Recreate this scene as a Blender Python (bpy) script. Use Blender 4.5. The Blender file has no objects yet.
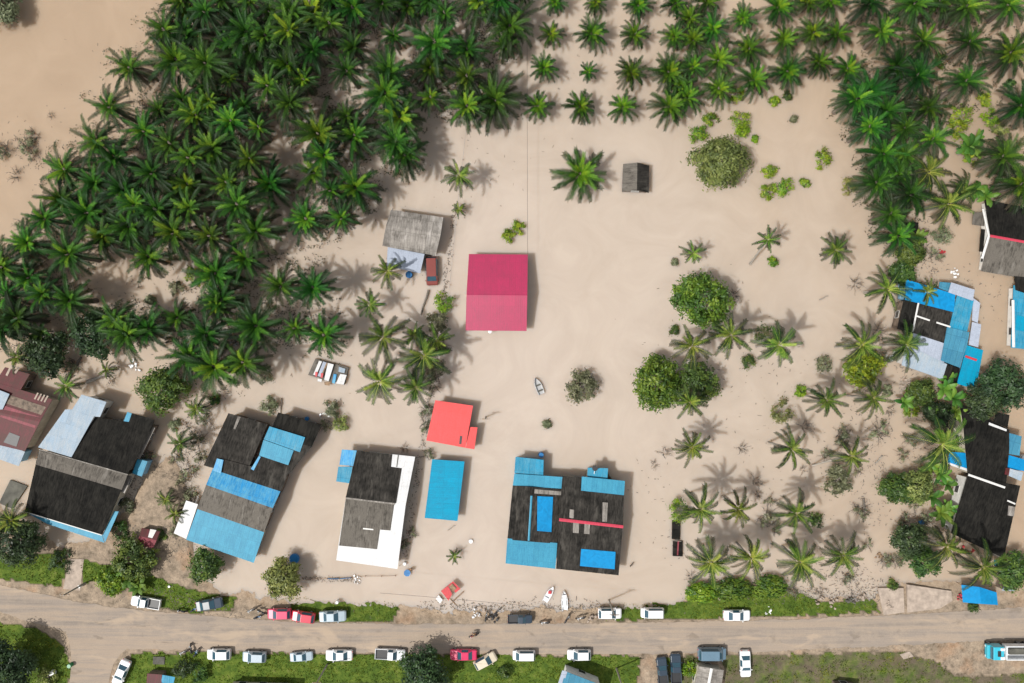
import bpy, bmesh, math, random
from mathutils import Vector, Matrix, noise
R = math.radians
PI = math.pi
H = 121.0                      # flying height of the drone
col = bpy.context.scene.collection
rnd = random.Random(7)

# ------------------------------------------------------------------ helpers
def P(px, py, z=0.0):
    k = (H - z) / H / 6.0
    return Vector(((px - 512) * k, (341.5 - py) * k, z))

def tile(x0, y0, s):
    return lambda X, Y: (x0 + X / s, y0 + Y / s)

def s2l(c):
    c /= 255.0
    return c / 12.92 if c <= 0.04045 else ((c + 0.055) / 1.055) ** 2.4

def C(r, g, b, k=0.62):
    return (s2l(r) * k, s2l(g) * k, s2l(b) * k, 1.0)

def tag(o, label=None, cat=None, group=None, kind=None):
    if label: o['label'] = label
    if cat: o['category'] = cat
    if group: o['group'] = group
    if kind: o['kind'] = kind
    return o

def empty(name, loc=(0, 0, 0), rz=0.0):
    o = bpy.data.objects.new(name, None)
    o.empty_display_size = 0.5
    o.location = loc
    o.rotation_euler = (0, 0, rz)
    col.objects.link(o)
    return o

class MB:
    def __init__(s):
        s.v = []; s.f = []; s.t = []
    def add(s, vs, fs, tone=None):
        b = len(s.v)
        s.v.extend([tuple(p) for p in vs])
        s.f.extend([tuple(b + i for i in f) for f in fs])
        if tone is not None:
            s.t.extend([tone] * len(vs))
    def box(s, c, d, rz=0.0, taper=1.0):
        x, y, z = d[0] / 2, d[1] / 2, d[2] / 2
        vs = []
        for sz in (-1, 1):
            k = taper if sz > 0 else 1
            for sx, sy in ((-1, -1), (1, -1), (1, 1), (-1, 1)):
                a, b = sx * x * k, sy * y * k
                vs.append((c[0] + a * math.cos(rz) - b * math.sin(rz), c[1] + a * math.sin(rz) + b * math.cos(rz), c[2] + sz * z))
        s.add(vs, [(3, 2, 1, 0), (4, 5, 6, 7), (0, 1, 5, 4), (1, 2, 6, 5), (2, 3, 7, 6), (3, 0, 4, 7)])
    def tube(s, pts, rads, n=6, tone=None, cap=True):
        pts = [Vector(p) for p in pts]
        if not isinstance(rads, (list, tuple)): rads = [rads] * len(pts)
        vs = []
        for i, p in enumerate(pts):
            a = pts[max(i - 1, 0)]; b = pts[min(i + 1, len(pts) - 1)]
            t = (b - a).normalized() if (b - a).length > 1e-6 else Vector((0, 0, 1))
            u = t.cross(Vector((0, 0, 1)))
            if u.length < 0.05: u = t.cross(Vector((1, 0, 0)))
            u.normalize(); w = t.cross(u)
            for k in range(n):
                an = 2 * PI * k / n
                vs.append(p + (u * math.cos(an) + w * math.sin(an)) * rads[i])
        fs = []
        for i in range(len(pts) - 1):
            for k in range(n):
                fs.append((i * n + k, i * n + (k + 1) % n, (i + 1) * n + (k + 1) % n, (i + 1) * n + k))
        if cap:
            fs.append(tuple(range(n - 1, -1, -1)))
            fs.append(tuple((len(pts) - 1) * n + k for k in range(n)))
        s.add(vs, fs, tone)
    def prism(s, pts, th):
        n = len(pts)
        vs = [Vector(p) for p in pts] + [Vector(p) - Vector((0, 0, th)) for p in pts]
        area = sum(pts[i][0] * pts[(i + 1) % n][1] - pts[(i + 1) % n][0] * pts[i][1] for i in range(n))
        top = list(range(n)); bot = [n + i for i in range(n)]
        fs = []
        if area > 0:
            fs.append(tuple(top)); fs.append(tuple(reversed(bot)))
            for i in range(n): fs.append((i, n + i, n + (i + 1) % n, (i + 1) % n))
        else:
            fs.append(tuple(reversed(top))); fs.append(tuple(bot))
            for i in range(n): fs.append((i, (i + 1) % n, n + (i + 1) % n, n + i))
        s.add(vs, fs)
    def mesh(s, name, mat, smooth=False):
        me = bpy.data.meshes.new(name)
        me.from_pydata(s.v, [], s.f)
        if s.t:
            a = me.attributes.new('tone', 'FLOAT', 'POINT')
            a.data.foreach_set('value', s.t)
        for m in (mat if isinstance(mat, (list, tuple)) else [mat]):
            me.materials.append(m)
        if smooth: me.shade_smooth()
        me.update()
        return me
    def build(s, name, mat, parent=None, smooth=False, loc=None, bevel=0):
        me = s.mesh(name, mat, smooth)
        o = bpy.data.objects.new(name, me)
        col.objects.link(o)
        if parent: o.parent = parent
        if loc: o.location = loc
        if bevel:
            m = o.modifiers.new('bevel', 'BEVEL'); m.width = bevel; m.segments = 2; m.limit_method = 'ANGLE'
        return o

def put(name, me, parent=None, loc=(0, 0, 0), rot=None, scale=None):
    o = bpy.data.objects.new(name, me)
    col.objects.link(o)
    if parent: o.parent = parent
    o.location = loc
    if rot is not None: o.rotation_euler = rot
    if scale is not None: o.scale = scale if isinstance(scale, (tuple, list)) else (scale,) * 3
    return o

# ------------------------------------------------------------------ materials
def newmat(name):
    m = bpy.data.materials.new(name); m.use_nodes = True
    nt = m.node_tree
    return m, nt, nt.nodes, nt.links, nt.nodes['Principled BSDF']

def mixc(nt, f, a, b, mode='MIX'):
    n = nt.nodes.new('ShaderNodeMix'); n.data_type = 'RGBA'; n.blend_type = mode
    for sock, v in ((n.inputs[0], f), (n.inputs[6], a), (n.inputs[7], b)):
        if hasattr(v, 'is_linked'): nt.links.new(v, sock)
        else: sock.default_value = v
    return n.outputs[2]

def math_(nt, op, a, b=0.0, clamp=False):
    n = nt.nodes.new('ShaderNodeMath'); n.operation = op; n.use_clamp = clamp
    for sock, v in ((n.inputs[0], a), (n.inputs[1], b)):
        if hasattr(v, 'is_linked'): nt.links.new(v, sock)
        else: sock.default_value = v
    return n.outputs[0]

def noise_(nt, vec, scale, detail=4, rough=0.55, dist=0.0):
    n = nt.nodes.new('ShaderNodeTexNoise'); n.inputs['Scale'].default_value = scale
    n.inputs['Detail'].default_value = detail; n.inputs['Roughness'].default_value = rough
    n.inputs['Distortion'].default_value = dist
    if vec is not None: nt.links.new(vec, n.inputs['Vector'])
    return n.outputs[0]

def ramp(nt, f, stops, interp='LINEAR'):
    n = nt.nodes.new('ShaderNodeValToRGB'); n.color_ramp.interpolation = interp
    e = n.color_ramp.elements
    e[0].position, e[0].color = stops[0]; e[1].position, e[1].color = stops[-1]
    for p, c in stops[1:-1]:
        k = e.new(p); k.color = c
    nt.links.new(f, n.inputs[0])
    return n.outputs[0]

def mapped(nt, scale=(1, 1, 1), coord='Object'):
    t = nt.nodes.new('ShaderNodeTexCoord'); m = nt.nodes.new('ShaderNodeMapping')
    nt.links.new(t.outputs[coord], m.inputs[0]); m.inputs['Scale'].default_value = scale
    return m.outputs[0]

def bump(nt, h, strength, dist=0.05):
    b = nt.nodes.new('ShaderNodeBump'); b.inputs['Strength'].default_value = strength
    b.inputs['Distance'].default_value = dist
    nt.links.new(h, b.inputs['Height'])
    return b.outputs[0]

G = lambda v: (v, v, v, 1)

def plain(name, c, rough=0.6, var=0.12, scale=3.0, metal=0.0, coat=0.0):
    m, nt, N, L, b = newmat(name)
    v = mapped(nt)
    f = noise_(nt, v, scale)
    d = tuple(x * (1 - var * 2) for x in c[:3]) + (1,)
    e = tuple(min(1, x * (1 + var)) for x in c[:3]) + (1,)
    L.new(ramp(nt, f, [(0.3, d), (0.7, e)]), b.inputs['Base Color'])
    b.inputs['Roughness'].default_value = rough; b.inputs['Metallic'].default_value = metal
    b.inputs['Coat Weight'].default_value = coat
    return m

def sheet(name, c, stain, amount=0.35, sheetvar=0.25, pale=None, rough=0.5, w=0.85, spec=0.3, seamdark=.3):
    """roofing sheets: ribs running down the slope (local y), a tone per sheet, streaks and blotches"""
    m, nt, N, L, b = newmat(name)
    t = nt.nodes.new('ShaderNodeTexCoord'); sep = nt.nodes.new('ShaderNodeSeparateXYZ')
    L.new(t.outputs['Object'], sep.inputs[0])
    x = sep.outputs[0]
    idx = math_(nt, 'FLOOR', math_(nt, 'DIVIDE', x, w))
    yi = math_(nt, 'FLOOR', math_(nt, 'DIVIDE', sep.outputs[1], 2.4))
    wn = N.new('ShaderNodeTexWhiteNoise'); wn.noise_dimensions = '2D'
    cx = N.new('ShaderNodeCombineXYZ'); L.new(idx, cx.inputs[0]); L.new(yi, cx.inputs[1]); L.new(cx.outputs[0], wn.inputs['Vector'])
    tone = math_(nt, 'ADD', math_(nt, 'MULTIPLY', wn.outputs[0], sheetvar), 1 - sheetvar * 0.6)
    streak = noise_(nt, mapped(nt, (4.5, 0.9, 1)), 1.0, 4, 0.6)
    blot = noise_(nt, mapped(nt, (1, 1, 1)), 0.45, 6, 0.65)
    f = math_(nt, 'MULTIPLY', math_(nt, 'MULTIPLY', streak, blot), 3.6 * amount, True)
    fx = math_(nt, 'FRACT', math_(nt, 'DIVIDE', x, w)); fy = math_(nt, 'FRACT', math_(nt, 'DIVIDE', sep.outputs[1], 2.4))
    seam = math_(nt, 'MAXIMUM', math_(nt, 'LESS_THAN', fx, .09), math_(nt, 'LESS_THAN', fy, .035))
    tone = math_(nt, 'MULTIPLY', tone, math_(nt, 'SUBTRACT', 1.0, math_(nt, 'MULTIPLY', seam, seamdark)))
    base = mixc(nt, 1.0, c, tone, 'MULTIPLY')
    base = mixc(nt, ramp(nt, f, [(0.25, G(0)), (0.75, G(1))]), base, stain)
    if pale:
        pf = ramp(nt, noise_(nt, mapped(nt, (1.9, 0.5, 1)), 0.55, 3, 0.6), [(0.56, G(0)), (0.68, G(0.8))])
        base = mixc(nt, pf, base, pale)
    fine = noise_(nt, mapped(nt), 7.0, 3, 0.7)
    base = mixc(nt, 1.0, base, ramp(nt, fine, [(0.25, G(0.78)), (0.75, G(1.12))]), 'MULTIPLY')
    L.new(base, b.inputs['Base Color'])
    b.inputs['Roughness'].default_value = rough
    b.inputs['Specular IOR Level'].default_value = spec
    s = math_(nt, 'SINE', math_(nt, 'MULTIPLY', x, 2 * PI / 0.34))
    L.new(bump(nt, s, 0.10, 0.02), b.inputs['Normal'])
    return m

def tarp(name, c, rough=0.38):
    m, nt, N, L, b = newmat(name)
    v = mapped(nt)
    f = noise_(nt, v, 0.8, 4, 0.6, 1.5)
    d = tuple(x * 0.8 for x in c[:3]) + (1,); e = tuple(min(1, x * 1.12) for x in c[:3]) + (1,)
    L.new(ramp(nt, f, [(0.3, d), (0.7, e)]), b.inputs['Base Color'])
    b.inputs['Roughness'].default_value = rough
    L.new(bump(nt, noise_(nt, v, 1.2, 2, 0.5, 1.0), 0.25, 0.1), b.inputs['Normal']); b.inputs['Specular IOR Level'].default_value = .25
    return m

def leafmat(name, stops, var=0.22, trans=0.22, rough=0.5, spec=0.35):
    m, nt, N, L, b = newmat(name)
    a = N.new('ShaderNodeAttribute'); a.attribute_name = 'tone'
    c = ramp(nt, a.outputs['Fac'], stops)
    oi = N.new('ShaderNodeObjectInfo')
    hs = N.new('ShaderNodeHueSaturation')
    L.new(c, hs.inputs['Color'])
    L.new(math_(nt, 'ADD', math_(nt, 'MULTIPLY', oi.outputs['Random'], 2 * var), 1 - var), hs.inputs['Value'])
    r2 = math_(nt, 'FRACT', math_(nt, 'MULTIPLY', oi.outputs['Random'], 17.3))
    L.new(math_(nt, 'ADD', math_(nt, 'MULTIPLY', r2, 0.05), 0.455), hs.inputs['Hue'])
    L.new(hs.outputs[0], b.inputs['Base Color'])
    b.inputs['Roughness'].default_value = rough
    b.inputs['Specular IOR Level'].default_value = spec
    tr = N.new('ShaderNodeBsdfTranslucent'); mx = N.new('ShaderNodeMixShader')
    L.new(hs.outputs[0], tr.inputs[0]); mx.inputs[0].default_value = trans
    L.new(b.outputs[0], mx.inputs[1]); L.new(tr.outputs[0], mx.inputs[2])
    L.new(mx.outputs[0], N['Material Output'].inputs['Surface'])
    return m

def lin(r, g, b): return (r, g, b, 1)
M = {}
M['palm'] = leafmat('palm_fronds', [(0.0, lin(.13, .25, .014)), (0.10, lin(.045, .160, .012)), (0.32, lin(.011, .068, .007)),  # all frond ramps: age colours, outer tones darkened to paint crown shading
                                   (0.58, lin(.005, .024, .005)), (0.86, lin(.020, .034, .014)), (1.0, lin(.105, .088, .058))], rough=0.5, spec=0.16, trans=.15, var=.4)
M['palm_young'] = leafmat('young_palm_fronds', [(0.0, lin(.18, .28, .015)), (0.22, lin(.050, .17, .010)), (0.45, lin(.013, .062, .007)), (0.65, lin(.008, .030, .006)),
                                   (0.85, lin(.020, .035, .012)), (1.0, lin(.06, .05, .03))], spec=.16, trans=.15, var=.3)
M['coco'] = leafmat('coconut_fronds', [(0.0, lin(.30, .36, .07)), (0.26, lin(.055, .14, .014)), (0.5, lin(.014, .046, .008)), (.68, lin(.010, .026, .008)),
                                   (0.85, lin(.032, .042, .018)), (1.0, lin(.10, .08, .045))], rough=0.5, spec=0.16, trans=.15, var=.3)
M['leaf_bright'] = leafmat('bright_leaves', [(0, lin(.24, .34, .02)), (0.5, lin(.12, .25, .014)), (1, lin(.04, .11, .010))], var=.15)
M['leaf_lush'] = leafmat('lush_leaves', [(0, lin(.13, .21, .02)), (0.5, lin(.06, .14, .014)), (1, lin(.022, .065, .010))], var=.12)
M['leaf_mid'] = leafmat('mid_green_leaves', [(0, lin(.09, .16, .025)), (0.5, lin(.04, .10, .018)), (1, lin(.02, .055, .015))])
M['leaf_olive'] = leafmat('olive_leaves', [(0, lin(.25, .29, .08)), (0.5, lin(.15, .20, .05)), (1, lin(.07, .10, .03))])
M['leaf_dark'] = leafmat('dark_leaves', [(0, lin(.05, .095, .03)), (0.5, lin(.026, .06, .02)), (1, lin(.015, .032, .014))])
M['leaf_grey'] = leafmat('grey_drowned_leaves', [(0, lin(.21, .23, .13)), (0.5, lin(.13, .155, .08)), (1, lin(.07, .085, .045))])
M['under'] = leafmat('shade_dark_weeds', [(0, lin(.03, .055, .012)), (0.5, lin(.022, .026, .012)), (1, lin(.07, .055, .035))], var=0)  # weed colours kept dark to stand in for shade under the crowns
M['banana'] = leafmat('banana_leaves', [(0, lin(.13, .24, .03)), (0.5, lin(.05, .17, .02)), (1, lin(.02, .085, .015))])
M['grass'] = leafmat('grass_blades', [(0, lin(.21, .24, .03)), (0.35, lin(.12, .20, .015)), (0.65, lin(.065, .135, .010)), (1, lin(.03, .065, .008))], var=0)
M['bark'] = plain('palm_bark', lin(.17, .14, .11), 0.9, 0.3, 5)
M['bark_grey'] = plain('pale_bark', lin(.30, .27, .23), 0.9, 0.25, 5)
M['twig'] = plain('dead_twig', lin(.13, .11, .09), 0.9, 0.3, 6)
M['wall_cream'] = plain('cream_wall', lin(.42, .38, .30), 0.8, 0.12, 1.2)
M['wall_white'] = plain('white_wall', lin(.62, .61, .58), 0.75, 0.08, 1.2)
M['wall_wood'] = plain('weathered_board_wall', lin(.16, .12, .09), 0.85, 0.3, 2)
M['wall_blue'] = plain('pale_blue_wall', lin(.22, .42, .58), 0.7, 0.12, 1.5)
M['frame'] = plain('window_frame_paint', lin(.5, .5, .48), 0.6)
M['glass'] = plain('dark_window_glass', lin(.03, .035, .04), 0.12, 0.1)
M['door'] = plain('door_wood', lin(.14, .07, .04), 0.6)
blk = C(44, 42, 38); blkst = C(96, 88, 78)
M['dark_sheet'] = sheet('blackened_roof_sheets', C(38, 37, 35), C(84, 80, 75), 0.5, 0.4, pale=C(96, 92, 86), rough=0.9, spec=.08)
M['black_sheet'] = sheet('black_roof_sheets', C(28, 28, 27), C(56, 54, 50), 0.5, 0.35, pale=C(58, 56, 52), rough=0.9, spec=.06)
M['mix_sheet'] = sheet('weathered_fibre_cement_sheets', C(56, 53, 49), C(122, 116, 108), 0.8, 0.5, pale=C(146, 140, 132), rough=0.85, spec=.1)
M['grey_sheet'] = sheet('grey_fibre_cement_sheets', C(156, 150, 143, .85), C(104, 98, 92), 0.5, 0.35, pale=C(184, 178, 172, .8), rough=0.85, spec=.2)
M['white_sheet'] = sheet('white_metal_sheets', C(236, 236, 236, .68), C(200, 200, 200), 0.3, 0.06, rough=0.5, seamdark=.07)
M['pale_sheet'] = sheet('pale_blue_grey_sheets', C(180, 202, 222, .56), C(206, 214, 220, .56), 0.5, 0.2, rough=0.6, spec=.1, seamdark=.12)
M['lilac_sheet'] = sheet('pale_lilac_sheets', C(202, 212, 230, .58), C(180, 188, 205, .58), 0.4, 0.12, rough=0.6, spec=.1, seamdark=.1)
M['blue_sheet'] = sheet('light_blue_metal_sheets', C(40, 164, 208, .56), C(110, 182, 208, .56), 0.45, 0.25, rough=0.5, spec=.2)
M['sky_sheet'] = sheet('sky_blue_metal_sheets', C(80, 176, 210, .58), C(62, 150, 188, .58), 0.45, 0.14, rough=0.5, seamdark=.15, spec=.2)
M['teal_sheet'] = sheet('teal_blue_metal_sheets', C(84, 160, 190, .6), C(56, 132, 172, .6), 0.4, 0.25, rough=0.5)
M['deep_sheet'] = sheet('deep_blue_metal_sheets', C(0, 146, 216, .68), C(110, 190, 225, .62), 0.6, 0.3, rough=0.5)
M['cyan_sheet'] = sheet('cyan_metal_sheets', C(0, 172, 214, .6), C(40, 156, 196, .56), 0.45, 0.1, rough=0.5, seamdark=.12, spec=.15)
M['tarp'] = tarp('blue_tarpaulin', C(0, 152, 218, .62), .55)
M['crimson'] = sheet('crimson_metal_sheets', C(188, 14, 84, .70), C(170, 24, 80, .66), 0.5, 0.1, rough=0.5, w=1.0, spec=.8, seamdark=.12)
M['coral'] = sheet('coral_red_metal_sheets', C(252, 88, 88, .66), C(236, 84, 80, .6), 0.4, 0.06, rough=0.5, w=1.0, seamdark=.08)
M['maroon'] = sheet('maroon_rusty_sheets', C(112, 34, 46, .6), C(86, 46, 38, .6), 0.6, 0.3, rough=0.6)
M['maroon_pale'] = sheet('faded_maroon_sheets', C(160, 78, 88, .6), C(128, 50, 62, .6), 0.5, 0.2, rough=0.6)
M['pinkcap'] = plain('pink_ridge_cap', C(222, 66, 92, .6), 0.5, .08)
M['whitecap'] = plain('white_ridge_cap', C(238, 236, 232, .7), 0.5, .05)
M['concrete'] = plain('pale_concrete', C(200, 182, 166, .6), 0.95, .15, 1.3)
M['concrete_dark'] = plain('damp_concrete', C(110, 108, 98, .6), 0.9, .25, .8)
M['tyre'] = plain('tyre_rubber', lin(.02, .02, .02), .85)
M['rim'] = plain('wheel_rim', lin(.35, .35, .36), .35, .05, metal=.7)
M['lamp'] = plain('clear_lamp', lin(.6, .62, .62), .15)
M['tail'] = plain('red_lamp', lin(.45, .02, .02), .2)
M['black'] = plain('black_plastic', lin(.02, .02, .022), .5)
M['carglass'] = plain('tinted_glass', lin(.03, .075, .105), .08, .05)
M['blueplastic'] = plain('blue_plastic', C(30, 130, 200, .6), .4)
M['greenplastic'] = plain('green_plastic', C(40, 150, 90, .6), .4)
M['redpaint'] = plain('red_paint', C(226, 62, 70, .6), .5)
M['whitepaint'] = plain('white_paint', lin(.7, .7, .7), .5, .05)
M['board'] = plain('weathered_board', C(170, 140, 110, .6), .85, .25)
M['steel'] = plain('grey_steel', lin(.3, .3, .3), .45, .1, metal=.3)
M['skin'] = plain('skin', lin(.26, .14, .085), .6, .05)
M['hair'] = plain('black_hair', lin(.015, .012, .01), .7, .05)
M['denim'] = plain('dark_trousers', lin(.03, .04, .06), .85, .1)
M['shirt_red'] = plain('red_shirt', lin(.38, .05, .05), .85, .1)
M['shirt_tan'] = plain('tan_shirt', lin(.42, .26, .15), .85, .1)

# ------------------------------------------------------------------ ground, water, road
def interp(tab, x):
    if x <= tab[0][0]: return tab[0][1]
    for (a, b), (c, d) in zip(tab, tab[1:]):
        if x <= c: return b + (d - b) * (x - a) / (c - a)
    return tab[-1][1]
SHORE = [(-300, 500), (0, 503), (30, 522), (62, 545), (105, 530), (135, 500), (150, 462), (175, 455), (192, 500), (186, 535), (200, 572), (222, 590), (262, 594), (300, 600), (420, 604),
         (440, 608), (500, 609), (560, 606), (600, 604), (640, 605), (680, 602), (694, 588), (740, 582), (790, 586), (815, 596), (870, 597),
         (885, 588), (905, 580), (950, 578), (985, 585), (1024, 592), (1400, 600)]
RT = [(-400, 540), (0, 584), (40, 592), (75, 600), (130, 608), (200, 614), (300, 621.5), (420, 623), (600, 622), (700, 620.5), (800, 618), (880, 614.5), (960, 610), (1024, 606), (1400, 590)]
RB = [(-400, 570), (0, 611), (40, 622), (75, 632), (130, 648), (200, 649), (300, 651), (500, 653), (640, 653), (760, 650), (860, 646), (960, 641), (1024, 638), (1400, 622)]
SIDE = [(104, 622, 42), (102, 640, 32), (97, 650, 25), (94, 660, 21), (92, 672, 19.5), (90, 690, 19), (84, 760, 18)]
GRASS = [  # ((polygon px), strength)
    [(-60, 548), (28, 556), (68, 549), (64, 586), (-60, 568)], [(82, 558), (135, 570), (205, 592), (238, 597), (232, 610), (180, 611), (86, 592)],
    [(286, 596), (340, 602), (392, 601), (400, 608), (392, 621), (300, 620)], [(604, 604), (680, 603), (700, 590), (812, 590), (818, 602), (872, 599), (880, 612), (690, 618), (604, 620)],
    [(132, 652), (250, 651), (640, 655), (634, 700), (470, 720), (120, 720), (122, 690)], [(664, 655), (700, 655), (700, 720), (664, 720)],
    [(-80, 614), (40, 626), (66, 645), (74, 668), (66, 720), (-80, 720)], [(790, 652), (900, 650), (935, 660), (955, 676), (1100, 668), (1100, 720), (760, 720)], [(720, 652), (790, 655), (780, 700), (726, 700)]]
GSTR = {7: .52, 8: .5, 6: .9, 5: .6}
def inpoly(x, y, poly):
    r = False; n = len(poly); j = n - 1
    for i in range(n):
        xi, yi = poly[i]; xj, yj = poly[j]
        if (yi > y) != (yj > y) and x < (xj - xi) * (y - yi) / (yj - yi) + xi: r = not r
        j = i
    return r
def nz(x, y, s, seed=0.0, o=3):
    return noise.fractal(Vector((x * s, y * s, seed)), 1.0, 2.0, o)
def side_d(px, py):
    best = 9e9
    for (a, b, w), (c, d, w2) in zip(SIDE, SIDE[1:]):
        t = max(0, min(1, ((px - a) * (c - a) + (py - b) * (d - b)) / ((c - a) ** 2 + (d - b) ** 2)))
        q = math.hypot(px - a - t * (c - a), py - b - t * (d - b)) - (w + (w2 - w) * t)
        best = min(best, q)
    return best
def smooth(a, b, x):
    t = max(0.0, min(1.0, (x - a) / (b - a))); return t * t * (3 - 2 * t)
def ground_z(px, py):
    d = py - interp(SHORE, px) + 5 * nz(px, py, 0.06, 3.1) + 3 * nz(px, py, 0.22, 9.1)
    z = -0.9 + smooth(-40, 0, d) * 0.86 + smooth(-2, 26, d) * 0.5
    if d > 0: z += 0.06 * nz(px, py, 0.25, 5.0)
    # silt banks by the houses at the right
    g = math.exp(-(((px - 880) / 45) ** 2 + ((py - 560) / 34) ** 2)) + 0.2 * math.exp(-(((px - 895) / 30) ** 2 + ((py - 440) / 50) ** 2)) + .6 * math.exp(-(((px - 165) / 40) ** 2 + ((py - 480) / 30) ** 2))
    if d < 4: z = max(z, -0.9 + min(1, g) * 0.86 + 0.06 * nz(px, py, 0.1, 8.0) * (1 if g > .1 else 0))
    rt, rb = interp(RT, px), interp(RB, px)
    if py > rb + 2: z = 0.46 + 0.05 * nz(px, py, 0.12, 2.0)
    if rt - 4 < py < rb + 3 or side_d(px, py) < 3: z = 0.46
    return z
def grass_amt(px, py):
    v = 0.0
    jx, jy = px + 3.0 * nz(px, py, 0.12, 1.0), py + 2.5 * nz(px, py, 0.12, 6.0)
    for g in GRASS:
        if inpoly(jx, jy, g): v = GSTR.get(GRASS.index(g), 1.0)
    if v and (interp(RT, px) - 1 < py < interp(RB, px) + 1 or side_d(px, py) < 1): v = 0.0
    return v

def frange(a, b, s):
    out = []; x = a
    while x < b - 1e-6: out.append(x); x += s
    return out
xs = [-900, -500, -300, -180, -120] + frange(-92, 92, 0.5) + [92, 120, 180, 300, 500, 900]
ys = [900, 500, 250, 120, 70] + [v for v in frange(-30, 58, 2.0)][::-1] + [-v for v in frange(31, 70, 0.45)] + [-90, -150, -300, -600, -900]
v = []; tone = []; wet = []
for y in ys:
    for x in xs:
        px, py = 512 + 6 * x, 341.5 - 6 * y
        v.append((x, y, ground_z(px, py)))
        tone.append(grass_amt(px, py)); wet.append(max(0.0, min(1.0, 1 - v[-1][2] / 0.28)))
nx = len(xs)
f = [(j * nx + i, (j + 1) * nx + i, (j + 1) * nx + i + 1, j * nx + i + 1) for j in range(len(ys) - 1) for i in range(nx - 1)]
me = bpy.data.meshes.new('ground'); me.from_pydata(v, [], f)
me.attributes.new('tone', 'FLOAT', 'POINT').data.foreach_set('value', tone)
me.attributes.new('wet', 'FLOAT', 'POINT').data.foreach_set('value', wet)
me.shade_smooth()
m, nt, N, L, b = newmat('verge_ground')
vv = mapped(nt)
at = N.new('ShaderNodeAttribute'); at.attribute_name = 'tone'
wt = N.new('ShaderNodeAttribute'); wt.attribute_name = 'wet'
big = noise_(nt, vv, 0.16, 5, 0.6); mid = noise_(nt, vv, 0.9, 5, 0.65); fin = noise_(nt, vv, 5.0, 4, 0.7)
dirt = ramp(nt, mid, [(0.28, C(110, 98, 82)), (0.42, C(158, 142, 124)), (0.6, C(186, 166, 144)), (0.75, C(204, 184, 162))])
dirt = mixc(nt, ramp(nt, big, [(0.55, G(0)), (0.7, G(0.5))]), dirt, C(200, 156, 120))
mud = ramp(nt, mid, [(0.3, C(170, 146, 120)), (0.7, C(206, 184, 160))])
dirt = mixc(nt, wt.outputs['Fac'], dirt, mud)
grs = ramp(nt, mid, [(0.2, lin(.035, .055, .014)), (0.45, lin(.06, .10, .016)), (0.62, lin(.11, .15, .025)), (0.8, lin(.19, .17, .08))])
gf = math_(nt, 'ADD', at.outputs['Fac'], math_(nt, 'MULTIPLY', math_(nt, 'SUBTRACT', noise_(nt, vv, 0.35, 6, 0.7), 0.5), 1.5))
gfr = ramp(nt, gf, [(0.38, G(0)), (0.78, G(1))])
dirt = mixc(nt, ramp(nt, at.outputs['Fac'], [(0.05, G(0)), (0.5, G(.8))]), dirt, C(98, 90, 74))
c = mixc(nt, gfr, dirt, grs)
c = mixc(nt, 1.0, c, ramp(nt, fin, [(0.25, G(0.7)), (0.75, G(1.2))]), 'MULTIPLY')
L.new(c, b.inputs['Base Color']); b.inputs['Roughness'].default_value = 0.95; b.inputs['Specular IOR Level'].default_value = 0.08
L.new(bump(nt, math_(nt, 'ADD', mid, fin), 0.6, 0.12), b.inputs['Normal'])
me.materials.append(m)
tag(put('ground', me), kind='structure')

# flood water: an opaque silty sheet
m, nt, N, L, b = newmat('muddy_flood_water')
vv = mapped(nt)
sepn = N.new('ShaderNodeSeparateXYZ'); L.new(vv, sepn.inputs[0])
big = noise_(nt, mapped(nt, (1, .8, 1)), 0.018, 4, 0.55, 0.8)
side = math_(nt, 'ABSOLUTE', math_(nt, 'SUBTRACT', sepn.outputs[0], -4.0))
up = math_(nt, 'MAXIMUM', math_(nt, 'SUBTRACT', sepn.outputs[1], 5.0), 0.0)
silt = math_(nt, 'ADD', math_(nt, 'MULTIPLY', math_(nt, 'ADD', side, math_(nt, 'MULTIPLY', up, 0.8)), 1 / 105.0), math_(nt, 'MULTIPLY', math_(nt, 'SUBTRACT', big, 0.5), 0.9))  # browner to the sides and top: silt, plus lens vignetting painted in
c = ramp(nt, silt, [(0.0, C(217, 201, 187, .59)), (0.4, C(210, 193, 176, .59)), (0.75, C(204, 182, 159, .59)), (1.0, C(194, 170, 145, .59))])
sw = noise_(nt, mapped(nt, (1, 1, 1)), 0.09, 6, 0.62, 2.2)
c = mixc(nt, 1.0, c, ramp(nt, sw, [(0.3, lin(.93, .92, .91)), (0.7, lin(1.05, 1.05, 1.05))]), 'MULTIPLY')
L.new(c, b.inputs['Base Color'])
b.inputs['Roughness'].default_value = 0.5; b.inputs['Specular IOR Level'].default_value = 0.06
b.inputs['Subsurface Weight'].default_value = 1.0
b.inputs['Subsurface Radius'].default_value = (1.0, 0.75, 0.5)
b.inputs['Subsurface Scale'].default_value = 1.6
b.subsurface_method = 'BURLEY'
L.new(bump(nt, noise_(nt, mapped(nt, (1, 1.7, 1)), 1.6, 5, 0.6), 0.12, 0.06), b.inputs['Normal'])
w = MB(); w.add([(-900, -900, 0), (900, -900, 0), (900, 900, 0), (-900, 900, 0)], [(0, 1, 2, 3)])
tag(w.build('flood_water', m), kind='structure')

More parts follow.
